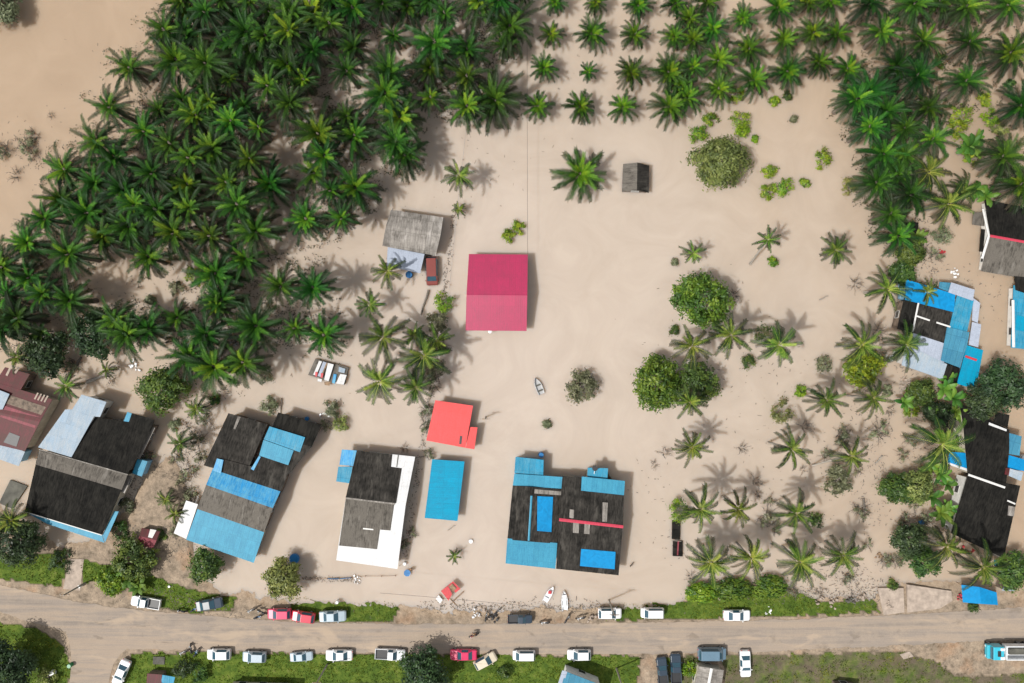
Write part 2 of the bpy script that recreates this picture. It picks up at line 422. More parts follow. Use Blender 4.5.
# road
m, nt, N, L, b = newmat('dusty_road')
vv = mapped(nt)
tr = noise_(nt, mapped(nt, (0.045, 1.05, 1)), 1.0, 5, 0.6, 0.3)
bl = noise_(nt, vv, 0.35, 6, 0.65)
fin = noise_(nt, vv, 6.0, 4, 0.75)
c = ramp(nt, tr, [(0.30, C(152, 141, 131)), (0.46, C(170, 157, 145)), (0.58, C(184, 166, 148)), (0.72, C(168, 156, 145))])
c = mixc(nt, ramp(nt, bl, [(0.45, G(0)), (0.75, G(0.6))]), c, C(192, 174, 154))
c = mixc(nt, 1.0, c, ramp(nt, fin, [(0.25, G(0.86)), (0.75, G(1.1))]), 'MULTIPLY')
pt = ramp(nt, noise_(nt, mapped(nt, (.5, 1, 1)), 0.7, 3, 0.5, .6), [(.62, G(0)), (.70, G(.55))])
c = mixc(nt, pt, c, C(138, 126, 114))
pt2 = ramp(nt, noise_(nt, mapped(nt, (.35, 1, 1)), 0.33, 4, 0.6, .6), [(.55, G(0)), (.66, G(.6))])
c = mixc(nt, pt2, c, C(206, 184, 160))
L.new(c, b.inputs['Base Color']); b.inputs['Roughness'].default_value = 0.95; b.inputs['Specular IOR Level'].default_value = 0.08
L.new(bump(nt, fin, 0.3, 0.03), b.inputs['Normal'])
road = MB(); K = 9
pxs = frange(-380, 1400, 2.5)
for px in pxs:
    a = interp(RT, px) + 1.0 * nz(px, 0, 0.05, 1.0) + 1.3 * nz(px, 3, 0.3, 1.0); d = interp(RB, px) + 1.2 * nz(px, 9, 0.05, 2.0) + 1.5 * nz(px, 5, .3, 2.0)
    for k in range(K):
        p = P(px, a + (d - a) * k / (K - 1), 0); zc = 0.50 + 0.06 * math.sin(PI * k / (K - 1))
        road.v.append((p.x, p.y, zc))
for i in range(len(pxs) - 1):
    for k in range(K - 1):
        q = i * K + k; road.f.append((q, q + 1, q + K + 1, q + K))
road.v = road.v
tag(road.build('road', m, smooth=True), kind='structure')
sr = MB(); prev = None
pts = []
for i in range(len(SIDE) - 1):
    for t in (0, .25, .5, .75):
        a, b2 = SIDE[i], SIDE[i + 1]; pts.append([a[k] + (b2[k] - a[k]) * t for k in range(3)])
for i, (x, y, w_) in enumerate(pts):
    for k in range(5):
        u = -1 + k * .5; p = P(x + u * w_ * 1.0, y + u * 3, 0); sr.v.append((p.x, p.y, 0.492))
for i in range(len(pts) - 1):
    for k in range(4):
        q = i * 5 + k; sr.f.append((q, q + 5, q + 6, q + 1))
tag(sr.build('side_road', m, smooth=True), kind='structure')
# footpath to the left house
fp = MB(); T = tile(0, 560, 5.55)
fp.prism([P(*T(385, -5), .50), P(*T(465, -5), .50), P(*T(445, 170), .50), P(*T(350, 160), .50)], .08)
fpo = tag(fp.build('path', M['concrete']), kind='structure')

# grass tufts (nobody could count them)
g = MB(); gr = random.Random(3)
for _ in range(90000):
    px, py = gr.uniform(-20, 1044), gr.uniform(545, 690)
    ga = grass_amt(px, py)
    if ga < .5 or nz(px, py, 0.12, 4.4) < (-0.3 if ga > .8 else .02): continue
    z0 = ground_z(px, py)
    p = P(px, py, 0); h = gr.uniform(.06, .2) * (1 + .8 * max(0, nz(px, py, .05, 7))); a = gr.uniform(0, PI); w_ = gr.uniform(.05, .11)
    tn = min(1, max(0, .5 + .6 * nz(px, py, .06, 11) + gr.uniform(-.25, .25)))
    dx, dy = math.cos(a) * w_, math.sin(a) * w_; lx, ly = gr.uniform(-.12, .12), gr.uniform(-.12, .12)
    g.add([(p.x - dx, p.y - dy, z0), (p.x + dx, p.y + dy, z0), (p.x + dx * .3 + lx, p.y + dy * .3 + ly, z0 + h), (p.x - dx * .3 + lx, p.y - dy * .3 + ly, z0 + h)], [(0, 1, 2, 3)], tn)
tag(g.build('grass', M['grass']), 'green and yellowed verge grass along both sides of the road', 'grass', kind='stuff')

# ------------------------------------------------------------------ palms
def frond(mb, az, pitch, Lg, droop, width, tone, nl, vfold, hang, rng, twist=0.0, rachis_tone=0.05, rw=0.05):
    ca, sa = math.cos(az), math.sin(az)
    side = Vector((-sa, ca, 0))
    pos = Vector((0.12 * ca, 0.12 * sa, 0)); ds = Lg / nl
    ptsR = []
    for i in range(nl + 1):
        s = i / nl
        p = pitch - droop * s ** 1.35
        t = Vector((ca * math.cos(p), sa * math.cos(p), math.sin(p))); n = t.cross(side) * -1
        n = side.cross(t) * -1 if n.z < 0 else n
        if i > nl * 0.12:
            prof = max(0.10, math.sin(PI * min(1, 0.10 + s * 0.72))) ** 0.6
            for sg in (-1, 1):
                l = width * prof * rng.uniform(.8, 1.12)
                fw = R(36 + 22 * s)
                vf = vfold * rng.uniform(.5, 1.4)
                fw = fw * 1.0; d = side * (sg * math.cos(fw) * math.cos(vf)) + t * math.sin(fw) + n * math.sin(vf) * math.cos(fw)
                mid = pos + d * l * .55
                tip = pos + d * l + Vector((0, 0, -hang * l))
                hw = t * (ds * 0.40)
                mb.add([pos - hw, pos + hw, mid + hw * .85, tip, mid - hw * .85], [(0, 1, 2, 4), (4, 2, 3)], min(1, max(0, tone + rng.uniform(-.07, .07))))
        if i % 3 == 0 or i == nl: ptsR.append(pos.copy())
        pos = pos + t * ds
    n_ = len(ptsR)
    mb.tube(ptsR, [rw * (1 - .8 * i / (n_ - 1)) for i in range(n_)], 3, min(1, rachis_tone + (0.55 if tone > .8 else 0)), cap=False)

def palm_crown(seed, nf, Lg, p0, p1, droop, width, vfold, hang, nl, mat, dead=0, rt=0.05, heart=0.0, rw=.05, gap=0.0, inner=9):
    rng = random.Random(seed); mb = MB()
    for i in range(nf):
        s = (i + .5) / nf
        if rng.random() < gap and s > .4: continue
        az = i * 2.39996 + rng.uniform(-.35, .35)
        pitch = R(p0 + (p1 - p0) * s ** .8 + rng.uniform(-6, 6))
        l = Lg * (0.55 + 0.45 * min(1, s * 2.6)) * rng.uniform(.74, 1.1)
        frond(mb, az, pitch, l, droop * rng.uniform(.8, 1.25) * (.55 + .45 * s), width * (.7 + .3 * min(1, 2 * s)), min(.88, max(0, heart + (.88 - heart) * min(1, s * 1.1) ** .8 + rng.uniform(-.13, .13))), nl, vfold, hang, rng, rachis_tone=rt, rw=rw)
    for i in range(inner):
        frond(mb, rng.uniform(0, 2 * PI), R(rng.uniform(42, 80)), Lg * rng.uniform(.34, .62), droop * rng.uniform(.7, 1.2), width * rng.uniform(.55, .8), max(0, heart + rng.uniform(-.06, .22)), nl - 6, vfold, hang, rng, rachis_tone=rt, rw=rw)
    for i in range(dead):
        frond(mb, rng.uniform(0, 2 * PI), R(-28 + rng.uniform(-15, 8)), Lg * rng.uniform(.8, .98), .7, width * .7, rng.uniform(.9, 1.0), nl, .1, .5, rng, rachis_tone=.3, rw=rw)
    return mb.mesh('crown', mat)

OIL = [palm_crown(s, nf + 14, 4.4, 76, -14, 1.25, .78, .22, .22, 22, M['palm'], dead=d + 2, heart=h, gap=.12, rt=.35, rw=.04, inner=12) for s, nf, d, h in
       ((1, 28, 6, .08), (2, 24, 5, .14), (3, 32, 3, .03), (4, 20, 8, .16), (5, 27, 3, .2), (6, 31, 6, .12), (7, 18, 9, .1), (8, 26, 4, .22), (9, 22, 10, .0), (10, 29, 5, .17))]
YOUNG = [palm_crown(s, nf + 6, 3.1, 80, 0, 1.1, .66, .2, .2, 17, M['palm_young'], dead=3, heart=.10, rt=.3, rw=.035) for s, nf in ((11, 34), (12, 38), (13, 30), (14, 36))]
COCO = [palm_crown(s, nf + 5, 4.1, 72, -20, 1.4, .80, .08, .35, 20, M['coco'], dead=d, rt=.0, heart=.15, rw=.05) for s, nf, d in ((21, 17, 1), (22, 15, 2), (23, 19, 1), (24, 14, 1), (25, 16, 3))]
def crown_radius(me):
    ds = sorted(math.hypot(v.co.x, v.co.y) for v in me.vertices)
    return ds[int(len(ds) * .965)]
RAD = {id(m_): crown_radius(m_) for m_ in OIL + YOUNG + COCO}

def trunk_mesh(r0, r1, mat, seed, stubs=True):
    rng = random.Random(seed); mb = MB(); pts = []; rr = []
    for i in range(13):
        s = i / 12; pts.append((.10 * math.sin(s * 3), .06 * math.sin(s * 4 + 1), s)); rr.append((r0 + (r1 - r0) * s) * rng.uniform(.9, 1.12) * (1.25 if i == 0 else 1))
    mb.tube(pts, rr, 9)
    return mb.mesh('trunk', mat, True)
TR_OIL = [trunk_mesh(.36, .30, M['bark'], 1), trunk_mesh(.42, .34, M['bark'], 2)]
TR_COCO = [trunk_mesh(.20, .13, M['bark_grey'], 3), trunk_mesh(.18, .12, M['bark_grey'], 4)]
pr = random.Random(99)
USED = set()
def place_words(px, py):
    X, Y = round(px / 10.24), round(py / 6.83)
    while (X, Y) in USED: X += 1 if X < 97 else -2
    USED.add((X, Y))
    return f'{max(0, X)}% across, {max(0, Y)}% down the photo'
NP = 0
def palm(kind, px, py, r, h, group, look=None, base=None, label=None, where=''):
    """px,py: where the crown's heart shows; h: heart height over the water; base: where the foot shows"""
    global NP
    NP += 1
    top = P(px, py, h)
    if base: bt = P(base[0], base[1], 0)
    else: bt = Vector((top.x + pr.uniform(-.35, .35), top.y + pr.uniform(-.35, .35), 0))
    bt.z = -0.8 if py < 590 else .2
    name = {'oil': 'oil_palm', 'young': 'young_oil_palm', 'coco': 'coconut_palm'}[kind]
    k = pr.randrange(100)
    lst = {'oil': OIL, 'young': YOUNG, 'coco': COCO}[kind]
    cm = lst[k % len(lst)]
    root = empty(name, bt)
    if label is None:
        look = look or {'oil': ['bright hearted', 'yellow hearted', 'dark green', 'ragged browning', 'glossy green', 'dense dark', 'thin crowned'][k % 7] + ' oil palm',
                        'young': ['low full crowned', 'bushy round', 'short bright green', 'low spreading'][k % 4] + ' oil palm', 'coco': ['open crowned', 'sparse drooping', 'full crowned', 'thin star shaped', 'ragged'][k % 5] + ' coconut palm'}[kind]
        label = f'{look}{where}, {place_words(px, py)}'
    tag(root, label, 'palm tree', group)
    d = top - bt
    tm = (TR_COCO if kind == 'coco' else TR_OIL)[k % 2]
    t = put('trunk', tm, root); t.rotation_mode = 'QUATERNION'; t.rotation_quaternion = d.to_track_quat('Z', 'Y')
    t.scale = (1, 1, d.length)
    s = r / 6.0 * (H - h) / H / RAD[id(cm)] * (1.0 if kind != 'young' else .93)
    lean = d.to_track_quat('Z', 'Y').to_euler()
    put('crown', cm, root, d, (lean.x * .6 + pr.uniform(-.2, .2), lean.y * .6 + pr.uniform(-.2, .2), pr.uniform(0, 6.28)), s)
    return root

GROVE = [(165,31),(183,2),(190,17),(186,36),(131,69),(176,60),(206,63),(206,12),(237,18),(230,79),(208,88),(231,48),
 (222,0),(249,1),(271,12),(291,12),(290,31),(265,37),(257,50),(269,86),(313,50),(304,80),(287,64),(347,71),(354,48),(353,8),(313,14),(330,24),(246,32),
 (394,36),(445,14),(435,42),(430,68),(389,73),(385,94),(467,50),(504,46),(509,27),(467,77),(407,6),(382,4),(431,98),(467,107),(495,100),(400,117),
 (355,136),(395,142),(406,156),(347,116),(499,0),(479,1),(430,0),(330,0),
 (111,107),(98,142),(145,132),(115,158),(171,144),(160,110),(196,116),(153,173),(188,185),(124,190),(96,183),(183,100),
 (209,103),(245,106),(232,122),(259,128),(212,150),(250,159),(228,183),(270,184),(314,173),(319,134),(290,104),(324,156),(355,188),(331,190),
 (45,219),(88,213),(104,237),(28,243),(69,254),(44,294),(30,277),(3,267),(62,200),(66,170),(10,295),(129,226),(157,210),(174,233),(149,257),(190,208),
 (211,236),(216,273),(222,300),(245,259),(256,231),(307,219),(342,218),(281,286),(313,288),(190,158),(238,205),(18,318),(2,330),
 (149,329),(128,334),(178,317),(190,356),(217,306),(256,326),(296,328),(325,335),(244,363),(214,367),(116,320),(70,300),(207,335),(173,190),(135,205)]
for i, (x, y) in enumerate(GROVE):
    edge = 'in the dense grove'
    palm('oil', x, y, pr.choice((16, 19, 22, 23, 24, 26, 29)) * pr.uniform(.95, 1.05), pr.uniform(4.6, 7.8), 'oil palms of the dense flooded grove', where=' ' + edge)
GRID = [(555,2,14),(596,2,13),(638,5,15),(551,34,14),(592,34,18),(634,35,16),(544,68,15),(588,72,10),(631,73,17),(538,106,16),(580,107,17),(623,107,16),
 (675,4,15),(706,2,16),(689,19,17),(713,29,18),(674,37,15),(693,40,18),(718,60,20),(669,72,20),(693,67,15),(681,86,15),(669,107,21),(687,98,18),(719,89,18),(743,18,15),(749,49,18),(753,80,20),
 (778,8,19),(783,40,17),(813,33,18),(808,3,16),(831,2,17),(837,35,17),(788,71,19),(819,63,17),(848,69,18),(520,-8,14)]
for x, y, r in GRID:
    sp = 'in the spaced planted rows' if x < 645 else 'in the top plantation'
    palm('young', x, y, r * 1.06, 2.0 + r * .07, 'low oil palms planted in rows', where=' ' + sp)
RIGHT = [(869,3),(881,32),(896,67),(922,41),(914,4),(918,76),(966,8),(1008,5),(969,43),(1010,53),(966,82),(856,100),(870,127),(928,108),(886,111),
 (904,156),(933,140),(883,154),(876,183),(891,214),(897,236),(910,195),(1003,157),(1021,185),(1021,106),(940,2),(897,175),(868,92),(905,128)]
for x, y in RIGHT:
    palm('oil', x, y, pr.uniform(20, 26), pr.uniform(5, 7.5), 'tall oil palms at the upper right', where=' at the upper right')
palm('young', 580, 174, 29, 3.6, None, label='large lone oil palm standing in open water left of the small dark shed')
COC = [(928,172,24,7),(948,204,26,8),(836,250,17,5),(887,290,22,7),(731,335,22,9),(692,346,22,9),(779,345,22,10),(690,402,18,8),(827,400,20,9),(862,345,23,9),(873,398,20,9),
 (791,449,21,9),(692,447,19,7),(906,345,22,8),(941,444,32,9),(700,509,23,10),(738,509,18,8),(711,562,25,8),(751,558,22,8),(796,513,22,9),(800,562,25,8),(843,555,21,7),(946,546,24,7),(983,567,26,7),
 (387,271,17,5),(370,304,15,5),(383,337,26,8),(380,381,25,8),(416,387,20,7),(424,355,26,7),(437,341,16,5),(414,336,13,4),(197,409,14,4),(181,443,16,4),(67,386,15,3.5),(107,370,10,2.2),(18,357,15,4),(459,176,17,5.5),(693,253,12,4),
 (166,499,11,2.4),(175,514,11,2.4),(454,556,8,1.6),(963,190,18,4),(927,292,14,3),(459,209,8,1.6),(12,520,20,5)]
for i, (x, y, r, h) in enumerate(COC):
    palm('coco', x, y, r, h, 'coconut palms scattered over the flood')
palm('coco', 768, 240, 13, 7, 'coconut palms scattered over the flood', base=(750, 266), label='small leaning coconut palm with its pale trunk showing, right of centre')
palm('coco', 851, 456, 18, 7.5, 'coconut palms scattered over the flood', base=(811, 467), label='strongly leaning coconut palm with long pale trunk in the lower right')

# ------------------------------------------------------------------ broadleaf trees, shrubs, bananas
def leaf_cloud(mb, lobes, n, ls, rng, clump=0.5, up=.5):
    tot = sum(l[3] ** 2 for l in lobes)
    for (lx, ly, lz, lr) in lobes:
        k = int(n * lr ** 2 / tot); nc = max(4, int(k / 22))
        for c_ in range(nc):
            a = rng.uniform(0, 2 * PI); e = math.asin(rng.uniform(-.35, 1))
            rr = lr * rng.uniform(.55, 1.06)
            cx, cy, cz = lx + rr * math.cos(a) * math.cos(e), ly + rr * math.sin(a) * math.cos(e), lz + rr * .72 * math.sin(e)
            tn = rng.uniform(0, 1); cr = clump * rng.uniform(.6, 1.4)
            for j in range(22):
                q = Vector((cx + rng.gauss(0, cr * .5), cy + rng.gauss(0, cr * .5), cz + rng.gauss(0, cr * .3)))
                nrm = Vector((q.x - lx + rng.gauss(0, lr * .5), q.y - ly + rng.gauss(0, lr * .5), abs(q.z - lz) + lr * up * rng.uniform(.2, 2))).normalized()
                u = nrm.orthogonal().normalized(); u.rotate(Matrix.Rotation(rng.uniform(0, 6.28), 3, nrm)); w = nrm.cross(u)
                s = ls * rng.uniform(.6, 1.3)
                mb.add([q - u * s, q - w * s * .45, q + u * s, q + w * s * .45], [(0, 1, 2, 3)], min(1, max(0, tn + rng.uniform(-.2, .2))))
def limbs(mb, h, r, lobes, rad):
    mb.tube([(0, 0, -.8), (.1, .05, h * .45), (0, 0, h * .6)], [rad * 1.3, rad, rad * .8], 7)
    for (lx, ly, lz, lr) in lobes:
        mb.tube([(0, 0, h * .45), (lx * .5, ly * .5, (h * .5 + lz) * .5), (lx, ly, lz)], [rad * .55, rad * .35, rad * .12], 5)
def tree_tpl(seed, r, h, nlobes, n, ls, clump):
    rng = random.Random(seed); lobes = [(0, 0, h * .72, r * .78)]
    for i in range(nlobes):
        a = 2 * PI * i / nlobes + rng.uniform(-.4, .4); d = r * rng.uniform(.45, .82); lr = r * rng.uniform(.2, .44)
        lobes.append((d * math.cos(a), d * math.sin(a), h * rng.uniform(.5, .75), lr))
    c = MB(); leaf_cloud(c, lobes, n, ls, rng, clump)
    t = MB(); limbs(t, h, r, lobes, .05 * r + .04)
    return c, t
def spawn_tree(name, label, cat, px, py, r, h, matn, seed, group=None, n=None, ls=None, nl=7, bare=False, stretch=1.0, z0=0.0):
    """r in metres as it shows, px/py centre of the crown"""
    stretch = {61: 1.7, 62: 1.6, 63: 1.5}.get(seed, stretch); c, t = tree_tpl(seed, r, h, nl + (4 if r > 2.4 else 0), n or int(520 * r ** 1.5 + 350), ls or (.17 + .022 * r), .26 + .1 * r)
    p = P(px, py, h * .6); rt = empty(name, (p.x, p.y, z0), rnd.uniform(0, 6.28) if stretch == 1 else 0)
    if stretch != 1: rt.scale = (stretch, 1, 1)
    tag(rt, label, cat, group)
    c.build('crown', M[matn], rt); t.build('trunk', M['twig' if r < 2.2 else 'bark_grey'], rt)
    return rt
T_ = [
 ('broadleaf_tree','big olive green round tree in open water near the top middle',721,163,4.7,5.0,'leaf_olive',31),
 ('broadleaf_tree','large bright green round tree right of the crimson roof',703,302,5.0,6.5,'leaf_lush',32),
 ('broadleaf_tree','wide green tree with feathery left side, below the large bright round tree',657,382,4.2,5.5,'leaf_lush',33),
 ('broadleaf_tree','dark green tree between the two big trees and the coconut palms',695,384,3.6,5.5,'leaf_mid',34),
 ('broadleaf_tree','dark grey green tree at the right edge above the black roof',1005,385,4.1,5.5,'leaf_dark',35),
 ('broadleaf_tree','smaller dark tree touching the top of the black roofed house',982,402,2.8,5.0,'leaf_dark',36),
 ('broadleaf_tree','dense round dark tree above the pale blue roof at left',163,389,3.8,4.5,'leaf_mid',37),
 ('broadleaf_tree','shaggy dark tree above the red roofed house at far left',45,352,3.9,5.0,'leaf_dark',38),
 ('broadleaf_tree','shaggy dark green tree between the red roof and the palm grove',92,332,3.8,5.0,'leaf_dark',39),
 ('broadleaf_tree','round green tree at the lower left shore beside the road verge',205,566,2.9,4.0,'leaf_mid',40),
 ('broadleaf_tree','bright olive tree at the shore beside the two red cars',284,579,3.3,4.5,'leaf_olive',41),
 ('broadleaf_tree','large dark tree at the bottom edge below the road',424,672,3.9,6.0,'leaf_dark',42),
 ('broadleaf_tree','green verge tree between the red hut and the dark car',133,560,3.4,4.0,'leaf_mid',43),
 ('broadleaf_tree','bright green shrubby tree above the white car at lower left',112,580,2.6,2.8,'leaf_bright',44),
 ('broadleaf_tree','tall dark tree at the left edge above the lawn',14,540,4.2,6.5,'leaf_dark',45),
 ('broadleaf_tree','dark green tree at the far left bottom corner',8,665,4.6,7.0,'leaf_dark',46),
 ('broadleaf_tree','grey green tree left of the dark house at the right',898,489,2.7,3.6,'leaf_mid',47),
 ('broadleaf_tree','pale grey green tree hugging the banana plants at right',917,486,3.0,4.5,'leaf_olive',48),
 ('broadleaf_tree','dark tree left of the coconut palm near the concrete slab',909,541,3.0,4.5,'leaf_dark',49),
 ('broadleaf_tree','low dark tree between concrete slab and black roof',922,560,2.7,4.0,'leaf_mid',50),
 ('broadleaf_tree','green tree at the right edge beside the blue tarpaulin',1014,570,2.8,4.0,'leaf_mid',51),
 ('broadleaf_tree','greyish half drowned tree below the leaning coconut palm',838,480,2.6,3.0,'leaf_grey',52),
 ('broadleaf_tree','grey olive sprawling shrub tree alone in the middle of the flood',582,386,2.9,2.6,'leaf_grey',53),
 ('broadleaf_tree','leafy tree below the blue complex at right',921,392,2.3,3.0,'leaf_mid',54),
 ('broadleaf_tree','dark leafy tree above the big coconut palm at right',938,413,2.2,3.0,'leaf_dark',55),
 ('broadleaf_tree','green tree at the foot of the upper right palm belt',909,252,2.7,3.6,'leaf_mid',56),
 ('broadleaf_tree','green tree just left of the bright blue roof at right',902,273,2.2,3.2,'leaf_mid',57),
 ('broadleaf_tree','dense bright green tree under a coconut palm at right',863,368,3.2,4.0,'leaf_bright',58),
 ('broadleaf_tree','grey mossy tree above the coral roof beside the coconut palms',436,322,1.7,2.5,'leaf_grey',59),
 ('broadleaf_tree','dark leafy tree at the left image edge in the grove',8,318,3.6,5.5,'leaf_mid',60),
 ('broadleaf_tree','bright leafy tree on the verge above the white sedan',731,588,1.9,1.0,'leaf_lush',61),
 ('broadleaf_tree','bright leafy tree on the verge right of the white sedan',769,588,1.8,1.0,'leaf_lush',62),
 ('broadleaf_tree','bright leafy thicket at the left end of the long green verge',702,592,1.7,1.0,'leaf_bright',63),
 ('broadleaf_tree','green tree reaching over the top of the far left corner water',0,4,3.6,4.0,'leaf_grey',64)]
for a in T_:
    n, l, x, y, r, h, mt, sd = a
    spawn_tree(n, l, 'tree', x, y, r, h, mt, sd, n=int((650 if sd in (52, 53, 59) else 1500) * r), z0=0 if y < 585 else .45)
BUSH = [(443,303,2.1,'leaf_bright','beside the sunken fence left of the crimson roof'),(508,236,1.2,'leaf_bright','above the crimson roof, left of a pair'),(519,228,1.1,'leaf_bright','above the crimson roof, right of a pair'),
 (736,94,1.5,'leaf_bright','at the foot of the top plantation'),(710,120,1.4,'leaf_bright','above the big olive tree'),(698,134,1.7,'leaf_bright','touching the big olive tree'),(740,121,1.9,'leaf_bright','round and tall above the olive tree right side'),(743,132,1.2,'leaf_bright','just below a rounder bush'),
 (755,139,.5,'leaf_bright','tiny, right of the olive tree'),(775,101,1.0,'leaf_bright','small, below the top plantation'),(788,96,.8,'leaf_mid','small dull, below the top plantation'),(794,119,.5,'leaf_grey','tiny dull, in open water'),(822,158,1.8,'leaf_bright','open branching, near the right palm belt'),
 (769,171,1.3,'leaf_bright','above a cluster of three bushes'),(768,193,1.4,'leaf_bright','left of a cluster right of the olive tree'),(784,188,1.9,'leaf_bright','largest of a cluster right of the olive tree'),(805,183,.8,'leaf_bright','right end of a bush cluster'),
 (773,262,.9,'leaf_bright','below the small leaning coconut'),(767,337,2.4,'leaf_mid','under the double crowned coconut'),(748,362,1.4,'leaf_mid','below left of the coconut cluster'),(824,363,1.6,'leaf_grey','low and olive, right of centre'),(801,391,1.1,'leaf_bright','small bright, right of centre'),
 (781,413,2.3,'leaf_olive','round, in the right middle flood'),(547,424,.7,'leaf_grey','small, left of the grey shrub tree'),(679,510,2.2,'leaf_bright','beside the sunken black raft'),(815,520,1.5,'leaf_mid','right of a coconut in the lower right'),
 (266,374,1.4,'leaf_grey','pale and sparse beside the grove'),(269,405,1.6,'leaf_grey','above the black and blue roofs'),(332,408,1.5,'leaf_grey','grey, above the shrub by the dark house'),(341,424,1.5,'leaf_olive','right of the black and blue roofed house'),
 (194,275,1.6,'leaf_bright','in the grove clearing'),(176,288,1.2,'leaf_grey','in the sandy grove clearing'),(150,300,1.0,'leaf_grey','grey, in the grove clearing'),(961,116,2.3,'leaf_bright','in the upper right clearing'),(957,130,2.0,'leaf_bright','bright, upper right clearing'),
 (973,157,1.5,'leaf_bright','lower edge of upper right clearing'),(991,118,1.6,'leaf_bright','right side of upper right clearing'),(1001,129,1.5,'leaf_olive','olive, right side of upper right clearing'),(984,100,1.4,'leaf_bright','thin, top of upper right clearing'),(1010,84,.9,'leaf_mid','small, upper right clearing'),
 (942,236,1.9,'leaf_grey','grey twiggy, left of the upper right house'),(850,186,1.6,'leaf_olive','at the left foot of the right palm belt'),(876,148,1.2,'leaf_mid','within the right palm belt'),(911,409,1.5,'leaf_bright','left of the dark leafy tree at right'),(893,585,1.0,'leaf_mid','beside the concrete slab'),
 (160,535,1.1,'leaf_mid','behind the red hut'),(120,530,1.6,'leaf_mid','beside the left dark house corner'),(128,505,1.2,'leaf_grey','beside the left dark house'),(175,425,1.0,'leaf_grey','sparse beside the left dark house'),(215,400,.9,'leaf_mid','small, left of the black roofs'),
 (60,560,2.0,'leaf_dark','at the top of the left lawn'),(30,660,2.0,'leaf_mid','on the lower left lawn'),(50,676,1.8,'leaf_olive','at the bottom left edge'),(690,668,1.5,'leaf_bright','between the dark cars and the grey roof'),(185,668,2.0,'leaf_dark','on the bottom verge left'),(200,672,1.8,'leaf_mid','on the bottom verge left of centre'),
 (675,262,.6,'leaf_grey','tiny twiggy, above the bright round tree'),(675,330,.8,'leaf_mid','tiny, left of the bright round tree'),(972,606,1.0,'leaf_mid','at the foot of the blue tarpaulin'),(505,671,1.4,'leaf_mid','on the bottom verge by the dark tree'),(888,390,.9,'leaf_grey','sparse, near a coconut at right'),(940,60,1.2,'leaf_mid','between upper right palms')]
for i, (x, y, r, mt, wh) in enumerate(BUSH):
    lk = {'leaf_bright': 'bright green', 'leaf_mid': 'mid green', 'leaf_grey': 'greyish', 'leaf_olive': 'olive green', 'leaf_dark': 'dark green'}[mt]
    spawn_tree('bush', f'{lk} bush {wh}', 'bush', x, y, r, r * .75, mt, 200 + i, 'bushes standing in and beside the flood', n=int(330 * r + 120), ls=.17, nl=4, z0=0 if y < 590 else .45)

def banana_tpl(seed):
    rng = random.Random(seed); mb = MB()
    for i in range(9):
        az = i * 2.4 + rng.uniform(-.3, .3); ca, sa = math.cos(az), math.sin(az); side = Vector((-sa, ca, 0)); pos = Vector((0, 0, 0)); pit = R(rng.uniform(35, 78)); l = rng.uniform(1.5, 2.2); vs = []; tn = rng.uniform(0, .9)
        for k in range(8):
            s = k / 7; p = pit - 1.5 * s ** 1.4; t = Vector((ca * math.cos(p), sa * math.cos(p), math.sin(p)))
            w = .34 * math.sin(PI * (.06 + .9 * s)) ** .6
            vs += [pos + side * w - Vector((0, 0, .25 * w)), pos.copy(), pos - side * w - Vector((0, 0, .25 * w))]
            pos = pos + t * l / 7
        fs = []
        for k in range(7):
            fs += [(k * 3, k * 3 + 1, k * 3 + 4, k * 3 + 3), (k * 3 + 1, k * 3 + 2, k * 3 + 5, k * 3 + 4)]
        mb.add(vs, fs, tn)
    return mb.mesh('leaves', M['banana'])
BAN = [banana_tpl(s) for s in (1, 2, 3)]
for i, (x, y, s, h) in enumerate([(41,331,1.1,3),(939,474,1.2,1.8),(931,497,1.2,1.8),(941,513,1.3,1.8),(947,508,1.0,1.6),(970,147,1.5,2.2),(964,152,1.1,1.8),(943,388,1.3,2),(953,398,1.2,2),(948,380,1.0,2),(932,466,1.0,1.6),(946,484,1.0,1.6),(955,412,1.0,2),
        (876,170,1.3,3),(936,416,1.1,2),(975,139,1.0,1.6),(986,196,1.2,2),(975,190,1.1,2),(916,238,1.0,2.2),(903,402,1.1,1.8),(130,578,1.1,1.6),(122,566,1.0,1.6),(139,586,1.0,1.5)]):
    p = P(x, y, h); r_ = empty('banana_plant', (p.x, p.y, 0), pr.uniform(0, 6)); tag(r_, f'broad leaved banana plant, {place_words(x, y)}', 'banana plant', 'banana plants')
    put('leaves', BAN[i % 3], r_, (0, 0, h), None, s); t = put('stem', TR_COCO[0], r_, (0, 0, -.5)); t.scale = (.6, .6, h + .5)

# undergrowth between the palms: uncountable weeds and fronds, thickened and darkened to paint grove shade
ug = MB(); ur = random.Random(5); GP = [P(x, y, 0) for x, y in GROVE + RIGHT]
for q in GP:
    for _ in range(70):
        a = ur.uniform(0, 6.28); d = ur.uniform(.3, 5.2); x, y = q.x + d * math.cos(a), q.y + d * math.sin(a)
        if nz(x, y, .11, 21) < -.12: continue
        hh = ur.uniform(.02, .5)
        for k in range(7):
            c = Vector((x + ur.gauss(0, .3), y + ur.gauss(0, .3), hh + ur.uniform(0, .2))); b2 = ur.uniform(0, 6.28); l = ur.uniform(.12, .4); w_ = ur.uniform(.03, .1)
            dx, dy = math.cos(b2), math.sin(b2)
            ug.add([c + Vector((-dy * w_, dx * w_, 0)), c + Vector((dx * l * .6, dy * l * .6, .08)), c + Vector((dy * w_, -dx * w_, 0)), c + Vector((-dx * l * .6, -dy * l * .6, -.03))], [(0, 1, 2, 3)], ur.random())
tag(ug.build('undergrowth', M['under']), 'drowned weeds and dropped fronds darkened as shade between the oil palms', 'undergrowth', kind='stuff')

